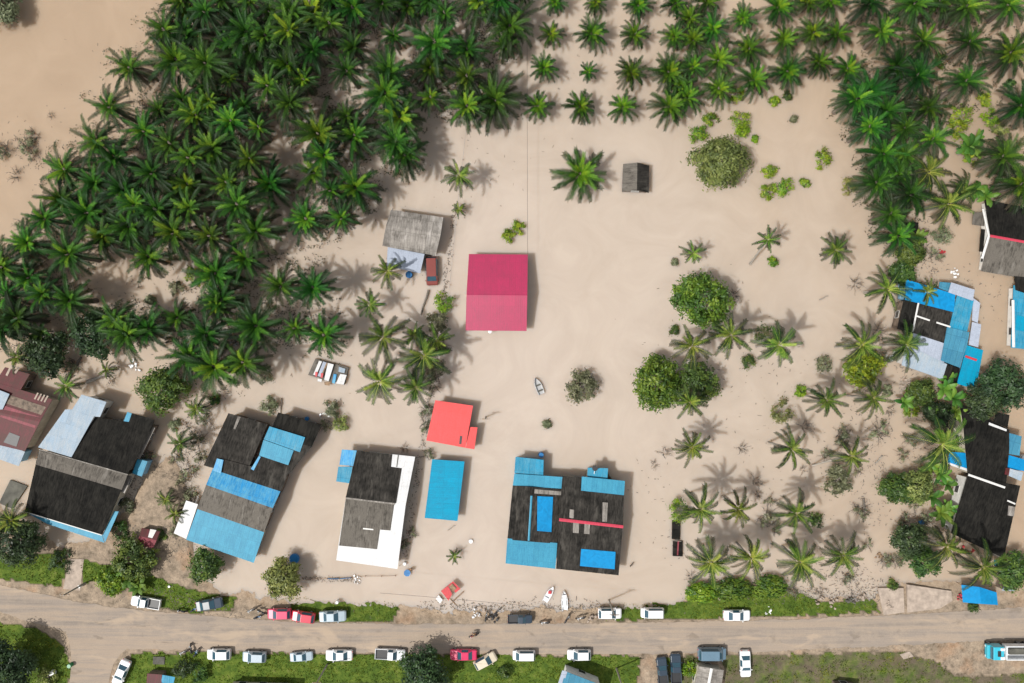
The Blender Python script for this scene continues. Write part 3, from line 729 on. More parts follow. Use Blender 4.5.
# bare drowned shrubs
def bare_tpl(seed, n=16, r=1.6):
    rng = random.Random(seed); mb = MB()
    for i in range(n):
        a = rng.uniform(0, 6.28); p = Vector((0, 0, -.3)); d = Vector((math.cos(a), math.sin(a), rng.uniform(.2, 1.2))).normalized(); pts = [p.copy()]
        for k in range(4):
            p = p + d * r / 4 * rng.uniform(.7, 1.3); d = (d + Vector((rng.gauss(0, .4), rng.gauss(0, .4), rng.gauss(0, .2)))).normalized(); pts.append(p.copy())
            for q in range(2):
                e = (d + Vector((rng.gauss(0, .8), rng.gauss(0, .8), rng.gauss(0, .3)))).normalized()
                mb.tube([p, p + e * r * .3], [.022, .01], 3)
        mb.tube(pts, [.06, .045, .035, .028, .015], 4)
    return mb.mesh('branches', M['twig'])
BARE = [bare_tpl(s) for s in (1, 2, 3)]
def bare_leaf_tpl(seed):
    rng = random.Random(seed); mb = MB(); leaf_cloud(mb, [(0, 0, .7, 1.1), (.7, .3, .5, .7), (-.5, .6, .5, .6)], 160, .13, rng, .3); return mb.mesh('withered_leaves', M['leaf_grey'])
BL = [bare_leaf_tpl(1), bare_leaf_tpl(2)]
for i, (x, y, s, nm) in enumerate([(844,440,1.2,1),(879,432,1.4,1),(756,481,.9,0),(768,516,1.3,1),(742,448,.8,0),(665,453,.9,0),(862,510,1.2,1),(857,283,1.0,0),(804,470,.6,0),(775,526,1,1),(758,495,.7,0),(805,427,1.0,0),(880,352,1,1),
        (842,432,1,1),(24,145,1.2,1),(33,137,1.0,1),(4,150,1.3,1),(32,153,.9,1),(15,175,.9,0),(50,115,.5,0),(28,260,1,1),(22,225,1,1),(885,560,1,1),(868,545,.8,1),(793,590,.8,1),(848,577,.9,1),(820,590,.8,0),(655,465,.6,0),
        (735,295,.9,0),(190,470,1.2,1),(196,440,1.2,1),(182,480,1,1),(200,455,1.1,1),(176,458,.9,1),(190,492,1.1,1),(186,515,1,1),(205,395,.9,1),(150,455,.8,1),(915,505,1,1),(904,520,.9,1),(896,560,1,1),(935,530,.9,1),(912,440,.9,1),(904,455,.9,1),(890,410,.8,0),(858,470,.8,1),(826,455,.9,1),(770,500,.8,1),(155,470,.8,0),(170,475,.8,0),(207,420,1,1),(185,500,1,1),(178,530,1.1,1),(110,378,1,0),(75,365,1,1),(68,368,1,0),(328,424,1,1),(935,255,1,1),(925,520,1,1),(437,372,1.4,1),(433,385,1.2,1),(430,410,1.2,1),(425,425,1.0,1),(440,345,1.2,1),
        (692,578,.8,0),(860,395,1,0),(880,330,.9,0),(404,448,.7,0),(428,455,.9,1),(412,532,.7,1),(404,543,.8,1)]):
    p = P(x, y, .4); r_ = empty('bare_shrub', (p.x, p.y, 0), pr.uniform(0, 6)); r_.scale = (s, s, s)
    tag(r_, f'{"withered grey" if nm else "bare drowned"} shrub, {place_words(x, y)}', 'shrub', 'withered shrubs in the flood')
    put('branches', BARE[i % 3], r_)
    if nm: put('leaves', BL[i % 2], r_)
# floating litter and scum: uncountable twigs
db = MB(); dr = random.Random(12)
def litter(x0, y0, x1, y1, n, sp):
    for _ in range(n):
        t = dr.random(); p = P(x0 + (x1 - x0) * t + dr.gauss(0, sp), y0 + (y1 - y0) * t + dr.gauss(0, sp), 0); a = dr.uniform(0, PI); l = dr.uniform(.04, .22) * (1.8 if dr.random() < .06 else 1); w = dr.uniform(.02, .06)
        dx, dy = math.cos(a), math.sin(a)
        zz = max(0, ground_z(512 + 6 * p.x, 341.5 - 6 * p.y)) if p.y < -30 else 0
        db.add([p + Vector((-dx * l - dy * w, -dy * l + dx * w, zz + .015)), p + Vector((-dx * l + dy * w, -dy * l - dx * w, zz + .015)), p + Vector((dx * l + dy * w, dy * l - dx * w, zz + .03)), p + Vector((dx * l - dy * w, dy * l + dx * w, zz + .05))], [(0, 1, 2, 3)])
for a in [(455,205,440,330,160,1.4),(440,330,423,450,240,2.2),(420,455,405,560,120,2.0),(160,470,185,550,400,10),(200,400,180,470,220,6),(300,578,360,580,120,1.5),(420,606,600,606,420,3),(820,560,880,600,420,12),(860,380,880,520,300,12),(700,330,840,520,220,40),
          (640,470,700,600,60,14),(925,220,935,300,140,3),(900,330,925,470,300,8),(10,140,40,160,90,10),(60,300,250,360,400,16),(100,150,300,300,700,50),(740,590,880,598,400,4),(930,520,925,560,140,5),(150,590,250,615,200,5),(130,440,140,530,160,4),(880,250,1000,300,120,14),(300,30,480,160,300,60),(560,20,640,110,20,30),(100,600,1000,655,150,10)]:
    litter(*a)
tag(db.build('floating_debris', M['twig']), 'twigs, leaves and scum drifting on the brown water and caught along edges', 'debris', kind='stuff')

# ------------------------------------------------------------------ houses
class House:
    def __init__(s, name, label, cx, cy, ang, cat='house', group=None):
        p = P(cx, cy, 0); s.o = Vector((p.x, p.y, 0)); s.a = -R(ang)
        s.root = empty(name, s.o, s.a); tag(s.root, label, cat, group); s.strips = []
        s.inv = Matrix.Rotation(-s.a, 3, 'Z')
    def loc(s, w): return s.inv @ (Vector(w) - s.o)
    def panel(s, name, pts, mat, th=.07):
        mb = MB(); mb.prism([s.loc(P(*p)) for p in pts], th)
        return mb.build(name, M[mat], s.root)
    def zat(s, px, py):
        z = 3.0
        for _ in range(4):
            p = P(px, py, z); best = None
            for q in s.strips:
                poly = [(v.x, v.y) for v in q]
                if inpoly(p.x, p.y, poly): best = q; break
            if best is None:
                best = min(s.strips, key=lambda q: (sum((v for v in q), Vector()) / len(q) - p).length) if s.strips else None
            if best is None: return 2.6
            n = (best[1] - best[0]).cross(best[-1] - best[0]); o = best[0]
            z = o.z - (n.x * (p.x - o.x) + n.y * (p.y - o.y)) / n.z
        return z
    def patch(s, name, pts, mat, lift=.06, th=.045):
        return s.panel(name, [(x, y, s.zat(x, y) + lift) for x, y in pts], mat, th)
    def block(s, left, right, mats, wall='wall_cream', names=None, inset=.4, wins=True, zb=-1.0, only_walls=False, door=True):
        """left/right: matching points (px,py,z) along the two gable ends; one roof sheet between each pair"""
        Lp = [P(*p) for p in left]; Rp = [P(*p) for p in right]
        n = len(Lp) - 1
        for i in range(n):
            q = [Lp[i], Rp[i], Rp[i + 1], Lp[i + 1]]; s.strips.append(q)
            if not only_walls and mats[i]:
                mb = MB(); mb.prism([s.loc(v) for v in q], .07)
                mb.build((names[i] if names else 'roof'), M[mats[i]], s.root)
        # walls under it
        def ins(A, B):
            out = []
            for i, p in enumerate(A):
                d = (B[i] - p); d.z = 0; q = p + d.normalized() * inset
                if i == 0: e = A[1] - A[0]; q += e.normalized() * inset
                if i == n: e = A[n - 1] - A[n]; q += e.normalized() * inset
                q.z -= .12; out.append(s.loc(q))
            return out
        A, B = ins(Lp, Rp), ins(Rp, Lp)
        mb = MB(); k = n + 1
        vs = A + B + [Vector((A[0].x, A[0].y, zb)), Vector((A[n].x, A[n].y, zb)), Vector((B[0].x, B[0].y, zb)), Vector((B[n].x, B[n].y, zb))]
        fs = [tuple(list(range(k)) + [2 * k + 1, 2 * k]), tuple(list(range(2 * k - 1, k - 1, -1)) + [2 * k + 2, 2 * k + 3]), (0, 2 * k, 2 * k + 2, k), (n, k + n, 2 * k + 3, 2 * k + 1)]
        mb.add(vs, fs); mb.build('wall', M[wall], s.root)
        if wins:
            for a, b2, dd in ((A[0], B[0], False), (A[n], B[n], door), (A[0], A[n], False), (B[0], B[n], False)):
                s.openings(Vector((a.x, a.y, 0)), Vector((b2.x, b2.y, 0)), min(a.z, b2.z), (A[0] + A[n] + B[0] + B[n]) / 4, dd)
    def openings(s, a, b2, top, cen, door):
        d = b2 - a; Lg = d.length
        if Lg < 2.2 or top < 1.2: return
        t = d / Lg; nrm = Vector((-t.y, t.x, 0))
        if nrm.dot(a - Vector((cen.x, cen.y, 0))) < 0: nrm = -nrm
        rz = math.atan2(t.y, t.x); k = max(1, int(Lg / 3.2)); hh = min(1.0, top - .7)
        for i in range(k):
            c = a + t * (Lg * (i + .5) / k) + nrm * .02
            if door and i == k // 2:
                mb = MB(); mb.box((c.x, c.y, (top - .25) / 2 - .3), (.95, .09, top - .25 + .6), rz); dr_ = mb.build('door', M['door'], s.root)
                h = MB(); q = c + t * .35 + nrm * .07; h.box((q.x, q.y, .5), (.04, .04, .16), rz); h.build('handle', M['steel'], dr_)
            else:
                mb = MB(); zc = .45 + hh / 2
                for sx in (-1, 1):
                    q = c + t * .6 * sx; mb.box((q.x, q.y, zc), (.07, .09, hh + .07), rz)
                for sz in (-1, 1): mb.box((c.x, c.y, zc + sz * hh / 2), (1.13, .085, .06), rz)
                w = mb.build('window', M['frame'], s.root)
                g_ = MB(); q = c; g_.box((q.x, q.y, zc), (1.12, .05, hh - .05), rz); g_.build('pane', M['glass'], w)
    def bar(s, name, p0, p1, r, mat):
        mb = MB(); mb.tube([s.loc(P(*p0)), s.loc(P(*p1))], r, 6); return mb.build(name, M[mat], s.root)
    def cap(s, name, p0, p1, w, mat, lift=.05):
        a = P(*p0); b_ = P(*p1); t = (b_ - a).normalized(); n = Vector((-t.y, t.x, 0)) * w
        up = Vector((0, 0, lift)); dn = Vector((0, 0, -w * .25))
        q = [s.loc(v) for v in (a + up, b_ + up, b_ + n + up + dn, a + n + up + dn, b_ - n + up + dn, a - n + up + dn)]
        mb = MB(); mb.add(q, [(0, 3, 2, 1), (0, 1, 4, 5)])
        lo = [v - Vector((0, 0, .03)) for v in q]; mb.add(lo, [(0, 1, 2, 3), (0, 5, 4, 1)]); return mb.build(name, M[mat], s.root)

def pz(T, pts, z): return [(*T(x, y), z) for x, y in pts]
# -- crimson roof house
h = House('village_house', 'house with plain crimson pink gable roof standing alone in the flood', 497, 293, 0.5)
h.block([(468.9, 254, 2.1), (466.4, 295, 3.5), (465.6, 330.5, 2.1)], [(527.8, 254.5, 2.1), (527.3, 295.5, 3.5), (526.6, 331, 2.1)], ['crimson', 'crimson'], 'wall_cream')
h.cap('ridge_cap', (466.4, 295, 3.5), (527.3, 295.5, 3.5), .12, 'crimson')
mb = MB(); q = h.loc(P(490, 331.5, 1.3)); mb.tube([q + Vector((0, 0, -.1)), q + Vector((0, 0, .1)), q + Vector((0, 0, .16))], [.32, .30, .05], 12); mb.build('satellite_dish', M['whitepaint'], h.root)
# -- coral roof
h = House('village_house', 'small coral red roofed hut with an offset lower right corner', 450, 425, 8)
h.block([(435.3, 400.2, 2.3), (426.3, 440.5, 2.0)], [(473, 405.7, 2.3), (465.5, 447.8, 2.0)], ['coral'], 'wall_cream')
h.block([(470.4, 427, 2.13), (465.6, 447.9, 1.97)], [(477.5, 427.4, 2.13), (474.3, 449.3, 1.97)], ['coral'], 'wall_cream', inset=.15, wins=False, names=['porch_roof'])
T = tile(340, 300, 4.02)
h.patch('roof_gap', [T(482, 546), T(492, 547), T(488, 580), T(479, 579)], 'black', .02, .02)
# -- cyan roof
h = House('village_house', 'long narrow shed with a bright cyan blue roof, right of the white trimmed roof', 444.5, 490, 92)
h.block([(432.2, 459.3, 2.15), (464.5, 461.5, 2.0)], [(424.6, 518, 2.15), (457.5, 521, 2.0)], ['cyan_sheet'], 'wall_blue')
# -- black roof with white edges (H4)
T = tile(300, 440, 5.256)
h = House('village_house', 'house with black roof edged by broad white sheets on right and bottom', 376, 508, 6.5)
A, B_, C_, D_ = (356.7, 450.5, 2.7), (415.1, 456.7, 2.7), (397.4, 569, 2.6), (336.1, 560.2, 2.6)
Lr, Rr = (345.7, 498, 3.7), (405.5, 505.5, 3.7)
h.block([A, Lr, D_], [B_, Rr, C_], ['white_sheet', 'white_sheet'], 'wall_cream')
h.patch('black_sheeting', [T(298, 55), T(485, 76), T(478, 141), T(535, 149), T(505, 332), T(240, 303)], 'dark_sheet', .05)
h.patch('black_sheeting', [T(240, 309), T(495, 338), T(475, 476), T(420, 471), T(405, 574), T(205, 555)], 'mix_sheet', .05)
h.cap('ridge_cap', (*T(240, 305), 3.72), (*T(500, 336), 3.72), .13, 'grey_sheet')
h.patch('white_patch', [T(332, 462), T(386, 468), T(385, 474), T(331, 469)], 'whitecap', .11)
h.patch('seam', [T(514, 79), T(519, 80), T(510, 142), T(506, 142)], 'concrete_dark', .06)
h.panel('blue_awning', pz(T, [(220, 50), (298, 55), (280, 137), (207, 130)], 2.45), 'deep_sheet')
h.panel('blue_awning', pz(T, [(202, 140), (276, 140), (262, 228), (190, 218)], 2.3), 'blue_sheet')
# -- big house (H6)
T = tile(450, 440, 4.27)
h = House('village_house', 'large patchwork house, black roofs with blue awnings, pink ridge and two blue tarpaulins', 566, 515, 4.5)
h.block([(*T(268, 193), 2.9), (*T(345, 200), 3.4), (*T(478, 212), 2.9)], [(*T(245, 425), 2.9), (*T(332, 433), 3.4), (*T(457, 443), 2.9)], ['dark_sheet', 'dark_sheet'], 'wall_wood', names=['left_roof', 'left_roof'])
h.block([(*T(480, 152), 2.95), (*T(466, 340), 4.0), (*T(453, 550), 2.9)], [(*T(745, 178), 2.95), (*T(738, 370), 4.0), (*T(720, 578), 2.9)], ['dark_sheet', 'dark_sheet'], 'wall_cream')
h.cap('ridge_cap', (*T(466, 340), 4.04), (*T(740, 371), 4.04), .24, 'pinkcap')
h.panel('blue_awning', pz(T, [(280, 72), (400, 85), (398, 152), (275, 142)], 2.75), 'blue_sheet')
h.panel('blue_awning', pz(T, [(275, 144), (480, 158), (478, 208), (268, 194)], 3.02), 'sky_sheet')
h.panel('blue_awning', pz(T, [(588, 118), (675, 121), (672, 168), (586, 156)], 2.9), 'blue_sheet')
h.panel('blue_awning', pz(T, [(563, 156), (747, 175), (743, 236), (560, 216)], 3.42), 'sky_sheet')
h.panel('ribbed_awning', pz(T, [(245, 420), (458, 440), (450, 550), (237, 527)], 3.02), 'sky_sheet')
h.patch('tarpaulin', [T(373, 240), T(440, 243), T(433, 393), T(372, 388)], 'tarp', .09)
h.patch('tarpaulin', [T(560, 465), T(707, 478), T(703, 552), T(555, 538)], 'tarp', .09)
h.cap('blue_ridge_cap', (*T(348, 238), 3.42), (*T(336, 430), 3.42), .16, 'sky_sheet')
for q in ([(525, 345), (552, 348), (549, 398), (525, 396)], [(575, 352), (598, 354), (596, 402), (572, 400)], [(652, 266), (674, 268), (670, 350), (650, 348)], [(362, 210), (476, 220), (474, 236), (360, 228)], [(511, 296), (530, 298), (528, 334), (510, 332)]):
    h.patch('pale_sheet_patch', [T(*p) for p in q], 'grey_sheet', .06)
h.block([(*T(280, 74), 2.7), (*T(270, 192), 2.7)], [(*T(400, 86), 2.7), (*T(400, 200), 2.7)], [None], 'wall_blue', inset=.3, wins=False)
h.block([(*T(590, 122), 2.85), (*T(566, 214), 2.85)], [(*T(672, 124), 2.85), (*T(740, 234), 2.85)], [None], 'wall_cream', inset=.3, wins=False)
h.block([(*T(247, 424), 2.9), (*T(240, 525), 2.9)], [(*T(455, 442), 2.9), (*T(448, 548), 2.9)], [None], 'wall_wood', inset=.35, wins=True)
# -- house H7
T = tile(150, 440, 5.256); T2 = tile(170, 300, 4.02)
h = House('village_house', 'long stepped house, black upper roofs over a sky blue lower roof', 245, 488, 16.5)
h.block([(*T2(235, 455), 3.0), (*T2(135, 665), 2.7)], [(*T2(392, 500), 3.0), (*T2(300, 712), 2.7)], ['dark_sheet'], 'wall_wood', names=['upper_left_roof'])
h.block([(*T2(435, 452), 2.9), (*T2(395, 545), 3.2), (*T(545, 155), 2.9)], [(*T2(608, 502), 2.9), (*T2(570, 590), 3.2), (*T(705, 205), 2.9)], ['black_sheet', 'dark_sheet'], 'wall_wood', names=['upper_right_roof', 'upper_right_roof'])
h.block([(*T(385, 100), 2.9), (*T(345, 215), 2.7)], [(*T(720, 190), 2.9), (*T(680, 300), 2.7)], ['dark_sheet'], 'wall_wood', wins=False, names=['valley_roof'])
h.block([(*T(330, 150), 2.75), (*T(295, 236), 3.6), (*T(247, 362), 2.7)], [(*T(685, 270), 2.75), (*T(645, 358), 3.6), (*T(600, 484), 2.7)], ['deep_sheet', 'mix_sheet'], 'wall_wood', names=['blue_ridge_roof', 'ridge_roof'])
h.block([(*T(250, 362), 2.66), (*T(190, 524), 2.25)], [(*T(600, 485), 2.66), (*T(545, 646), 2.25)], ['sky_sheet'], 'wall_cream', names=['lower_roof'])
h.panel('white_awning', pz(T, [(190, 318), (252, 338), (190, 520), (125, 490)], 2.2), 'white_sheet')
h.panel('blue_sheeting', pz(T2, [(400, 508), (543, 552), (522, 612), (377, 560)], 3.32), 'blue_sheet')
h.panel('blue_sheeting', pz(T2, [(376, 562), (497, 605), (475, 664), (358, 625)], 3.28), 'sky_sheet')
h.panel('blue_gutter', pz(T, [(572, 84), (582, 88), (545, 160), (530, 152)], 3.05), 'deep_sheet')
h.panel('blue_sheeting', pz(T, [(352, 97), (386, 105), (372, 176), (330, 160)], 3.12), 'deep_sheet')
h.patch('pale_sheet_patch', [T2(272, 468), T2(284, 470), T2(262, 520), T2(255, 518)], 'grey_sheet', .08)
# -- house H8
T = tile(0, 440, 5.256); T2 = tile(0, 300, 4.02)
h = House('village_house', 'house at left with pale blue white sheet beside deep black roofs', 90, 470, 18)
h.block([(*T2(375, 470), 3.0), (*T(380, 92), 3.7)], [(*T2(618, 505), 3.0), (*T(670, 180), 3.7)], ['black_sheet'], 'wall_wood', names=['upper_roof'])
h.block([(*T(205, 50), 3.7), (*T(130, 378), 2.7)], [(*T(672, 182), 3.7), (*T(537, 498), 2.7)], ['black_sheet'], 'wall_cream', names=['lower_roof'])
h.patch('weathered_sheeting', [T(205, 56), T(670, 184), T(640, 262), T(190, 130)], 'mix_sheet', .05)
h.panel('pale_roof', pz(T2, [(328, 380), (428, 410), (402, 470), (378, 468), (287, 632), (153, 592), (262, 440), (290, 440)], 3.72), 'pale_sheet')
h.block([(*T2(328, 384), 3.6), (*T2(160, 588), 3.5)], [(*T2(420, 412), 3.6), (*T2(285, 628), 3.5)], [None], 'wall_white', inset=.3)
h.panel('black_roof_wing', pz(T2, [(530, 455), (622, 482), (600, 530), (510, 512)], 3.15), 'black_sheet')
h.panel('blue_awning', pz(T2, [(512, 450), (535, 458), (510, 516), (488, 508)], 2.95), 'blue_sheet')
h.panel('side_awning', pz(T2, [(610, 508), (624, 514), (562, 640), (545, 632)], 2.7), 'grey_sheet')
h.panel('side_awning', pz(T, [(662, 185), (696, 188), (655, 280), (635, 272)], 2.8), 'grey_sheet')
h.panel('blue_fascia', pz(T, [(130, 376), (536, 499), (548, 540), (245, 440)], 2.5), 'sky_sheet')
h.panel('blue_fascia', pz(T, [(600, 374), (624, 376), (552, 538), (538, 500)], 2.5), 'sky_sheet')
h.cap('eave_trim', (*T(140, 380), 2.72), (*T(535, 500), 2.72), .07, 'whitecap')
h.cap('ridge_cap', (*T(205, 50), 3.74), (*T(672, 182), 3.74), .08, 'grey_sheet')
h.panel('blue_tank_cover', pz(T, [(722, 100), (775, 112), (745, 192), (695, 176)], 2.2), 'blue_sheet')
h.block([(*T(722, 102), 2.1), (*T(697, 175), 2.1)], [(*T(773, 113), 2.1), (*T(744, 190), 2.1)], [None], 'wall_blue', inset=.1, wins=False)
# -- house H9 far left maroon
T = tile(0, 300, 4.02)
h = House('village_house', 'maroon and rust roofed house at the far left edge', 20, 418, 24)
h.block([(*T(20, 270), 2.7), (*T(-40, 360), 3.1)], [(*T(120, 298), 2.7), (*T(66, 390), 3.1)], ['maroon'], 'wall_wood', names=['upper_roof'])
h.block([(*T(0, 335), 3.0), (*T(-60, 440), 3.4), (*T(-100, 560), 2.7)], [(*T(210, 400), 3.0), (*T(160, 490), 3.4), (*T(100, 608), 2.7)], ['maroon', 'maroon'], 'wall_cream')
h.patch('faded_sheeting', [T(20, 425), T(158, 470), T(140, 515), T(0, 470)], 'maroon_pale', .05)
h.panel('pale_awning', pz(T, [(-60, 340), (38, 378), (10, 440), (-60, 440)], 3.5), 'pale_sheet')
h.panel('light_blue_awning', pz(T, [(-60, 545), (100, 610), (75, 668), (-60, 620)], 2.6), 'pale_sheet')
h.block([(*T(-50, 550), 2.5), (*T(-50, 615), 2.5)], [(*T(95, 610), 2.5), (*T(72, 660), 2.5)], [None], 'wall_blue', inset=.2, wins=False)
for k in range(4): h.patch('skylight_strip', [T(150 + 13 * k, 372 + 4 * k), T(156 + 13 * k, 374 + 4 * k), T(142 + 13 * k, 400 + 4 * k), T(136 + 13 * k, 398 + 4 * k)], 'concrete', .06)
h.patch('skylight_strip', [T(72, 268), T(80, 272), T(64, 296), T(56, 292)], 'concrete', .06)
h.patch('skylight_strip', [T(42, 262), T(50, 264), T(30, 306), T(22, 302)], 'concrete', .06)
h.patch('rusty_sheeting', [T(40, 382), T(185, 430), T(165, 462), T(12, 412)], 'wall_wood', .05)
h.patch('roof_opening', [T(38, 532), T(80, 548), T(66, 590), T(14, 572)], 'black', .05)
# -- grey roof H1
T = tile(340, 150, 4.02)
h = House('village_house', 'old house with weathered grey gable roof at the grove edge', 413, 236, 8)
h.block([(*T(205, 240), 2.4), (*T(185, 303), 3.3), (*T(170, 385), 2.4)], [(*T(415, 270), 2.4), (*T(405, 338), 3.3), (*T(385, 425), 2.4)], ['grey_sheet', 'grey_sheet'], 'wall_wood')
h.panel('white_awning', pz(T, [(192, 390), (340, 418), (322, 496), (187, 466)], 2.0), 'lilac_sheet')
h.block([(*T(195, 394), 1.9), (*T(190, 463), 1.9)], [(*T(337, 420), 1.9), (*T(320, 492), 1.9)], [None], 'wall_white', inset=.25)
# -- small shed
T = tile(510, 150, 4.02)
h = House('shed', 'small dark gabled shed standing alone in open water', 636, 178, 88, 'shed')
h.block([(*T(455, 56), 1.4), (*T(512, 50), 2.3), (*T(560, 62), 1.4)], [(*T(450, 168), 1.4), (*T(510, 161), 2.3), (*T(558, 172), 1.4)], ['mix_sheet', 'dark_sheet'], 'wall_wood', inset=.25)
# -- upper right house H10
T = tile(824, 150, 4.02)
h = House('village_house', 'black roofed house with pink ridge and white gable at the upper right edge', 1008, 240, 10)
h.block([(*T(645, 198), 1.4), (*T(668, 345), 2.6), (*T(632, 487), 1.4)], [(*T(900, 250), 1.4), (*T(910, 388), 2.6), (*T(890, 530), 1.4)], ['black_sheet', 'mix_sheet'], 'wall_white', inset=.45)
h.cap('ridge_cap', (*T(668, 345), 2.64), (*T(910, 388), 2.64), .2, 'pinkcap')
h.cap('gable_trim', (*T(640, 236), 1.6), (*T(664, 345), 2.55), .2, 'whitecap')
h.cap('gable_trim', (*T(664, 345), 2.55), (*T(636, 436), 1.75), .2, 'whitecap')
h.panel('side_awning', pz(T, [(600, 250), (645, 250), (645, 306), (596, 300)], 1.2), 'mix_sheet')
h.panel('side_awning', pz(T, [(632, 318), (648, 320), (640, 410), (624, 408)], 1.2), 'black_sheet')
# -- right blue complex H11
T = tile(824, 150, 4.02); T2 = tile(824, 300, 4.02)
h = House('village_house', 'patchwork house of bright blue, white and teal sheets at the right', 940, 335, 15)
h.block([(*T2(382, 6), 2.9), (*T2(354, 130), 2.9)], [(*T2(516, 46), 2.9), (*T2(490, 176), 2.9)], ['dark_sheet'], 'wall_cream', names=['dark_roof'])
h.block([(*T2(322, -8), 2.7), (*T2(294, 116), 2.7)], [(*T2(380, 6), 2.7), (*T2(352, 130), 2.7)], ['black_sheet'], 'wall_wood', names=['dark_side_roof'])
h.block([(*T(330, 520), 3.05), (*T(325, 602), 2.95)], [(*T(528, 580), 3.05), (*T(522, 652), 2.95)], ['tarp'], 'wall_blue', names=['bright_blue_roof'], wins=False)
h.block([(*T2(350, 130), 2.8), (*T2(312, 258), 2.4)], [(*T2(490, 176), 2.8), (*T2(476, 320), 2.4)], ['lilac_sheet'], 'wall_white', names=['pale_roof'])
h.patch('pale_blue_sheeting', [T2(388, 206), T2(495, 258), T2(477, 318), T2(312, 262), T2(325, 228)], 'pale_sheet', .06)
h.block([(*T(535, 585), 2.95), (*T2(472, 243), 2.8)], [(*T(602, 605), 2.95), (*T2(545, 272), 2.8)], ['blue_sheet'], 'wall_blue', names=['teal_roof'])
h.panel('teal_sheeting', pz(T2, [(495, 108), (585, 130), (575, 186), (545, 272), (470, 243)], 3.05), 'teal_sheet')
h.panel('white_sheeting', pz(T, [(512, 532), (606, 562), (598, 606), (500, 572)], 3.15), 'lilac_sheet')
h.panel('blue_sheeting', pz(T, [(465, 530), (512, 534), (502, 570), (462, 555)], 2.7), 'teal_sheet')
h.panel('white_side_awning', pz(T2, [(600, -8), (628, 12), (618, 92), (595, 82)], 2.4), 'lilac_sheet')
h.panel('white_side_awning', pz(T2, [(596, 88), (632, 98), (620, 190), (582, 180)], 2.5), 'lilac_sheet')
h.block([(*T2(575, 182), 2.7), (*T2(535, 336), 2.6)], [(*T2(640, 202), 2.7), (*T2(610, 360), 2.6)], ['cyan_sheet'], 'wall_blue', names=['lower_teal_roof'])
h.panel('black_sheeting', pz(T2, [(495, 262), (547, 275), (535, 332), (480, 312)], 2.65), 'black_sheet')
h.patch('red_patch', [T2(570, 222), T2(616, 238), T2(613, 246), T2(567, 230)], 'redpaint', .08)
for p0, p1 in (((372, 64), (425, 82)), ((452, 90), (508, 108)), ((380, 12), (356, 128))):
    h.cap('ridge_cap', (*T2(*p0), 2.99), (*T2(*p1), 2.99), .13, 'whitecap')
# -- far right teal house
h = House('village_house', 'white walled teal roofed house cut by the right edge', 1024, 315, 8)
T = tile(824, 300, 4.02)
h.block([(*T(762, -60), 1.7), (*T(752, 192), 1.7)], [(*T(900, -40), 1.7), (*T(890, 205), 1.7)], ['blue_sheet'], 'wall_white', inset=.4)
h.patch('black_sheeting', [T(765, -95), T(830, -90), T(830, -20), T(770, -40)], 'black_sheet', .08)
h.patch('teal_sheeting', [T(775, 60), T(850, 80), T(850, 135), T(768, 120)], 'cyan_sheet', .08)
h.cap('gable_trim', (*T(760, 0), 1.78), (*T(763, 190), 1.78), .22, 'whitecap')
# -- lower right dark house H12
T = tile(884, 440, 5.257); T2 = tile(824, 300, 4.02)
h = House('village_house', 'large black roofed house at the right with blue side sheets', 985, 480, 16)
h.block([(*T2(545, 415), 3.0), (*T2(560, 500), 3.4), (*T(440, 184), 3.2)], [(*T2(745, 522), 3.0), (*T2(745, 600), 3.4), (*T(640, 250), 3.2)], ['black_sheet', 'black_sheet'], 'wall_cream', names=['upper_roof', 'upper_roof'])
h.block([(*T(440, 186), 3.4), (*T(352, 490), 2.7)], [(*T(716, 240), 3.4), (*T(630, 622), 2.7)], ['black_sheet'], 'wall_white')
h.cap('ridge_cap', (*T(443, 182), 3.48), (*T(636, 250), 3.48), .17, 'whitecap')
h.cap('ridge_cap', (*T(648, 318), 3.3), (*T(690, 336), 3.3), .12, 'whitecap')
h.panel('blue_awning', pz(T, [(345, 62), (463, 70), (441, 152), (335, 116)], 2.6), 'tarp')
h.panel('white_gutter', pz(T, [(335, 116), (440, 152), (437, 164), (333, 127)], 2.58), 'white_sheet')
h.panel('teal_awning', pz(T2, [(745, 535), (795, 548), (786, 626), (737, 618)], 3.0), 'teal_sheet')
h.panel('blue_awning', pz(T2, [(737, 622), (830, 648), (830, 690), (730, 680)], 3.1), 'tarp')
h.panel('pale_awning', pz(T, [(662, 150), (732, 170), (720, 216), (656, 188)], 3.5), 'pale_sheet')
h.panel('maroon_sheet', pz(T, [(640, 145), (662, 150), (656, 186), (635, 180)], 3.5), 'maroon')
h.patch('grey_sheeting', [T(555, 488), T(645, 512), T(630, 620), T(540, 600)], 'mix_sheet', .06)
h.patch('roof_light', [T(655, 345), T(690, 352), T(683, 402), T(650, 396)], 'grey_sheet', .08)
h.panel('black_roof_wing', pz(T2, [(692, 450), (746, 462), (738, 515), (682, 490)], 3.2), 'black_sheet')
h.panel('blue_awning', pz(T, [(580, 630), (665, 650), (660, 680), (580, 660)], 2.0), 'tarp')
h.panel('white_trim', pz(T2, [(664, 492), (735, 520), (733, 528), (662, 502)], 3.55), 'white_sheet')
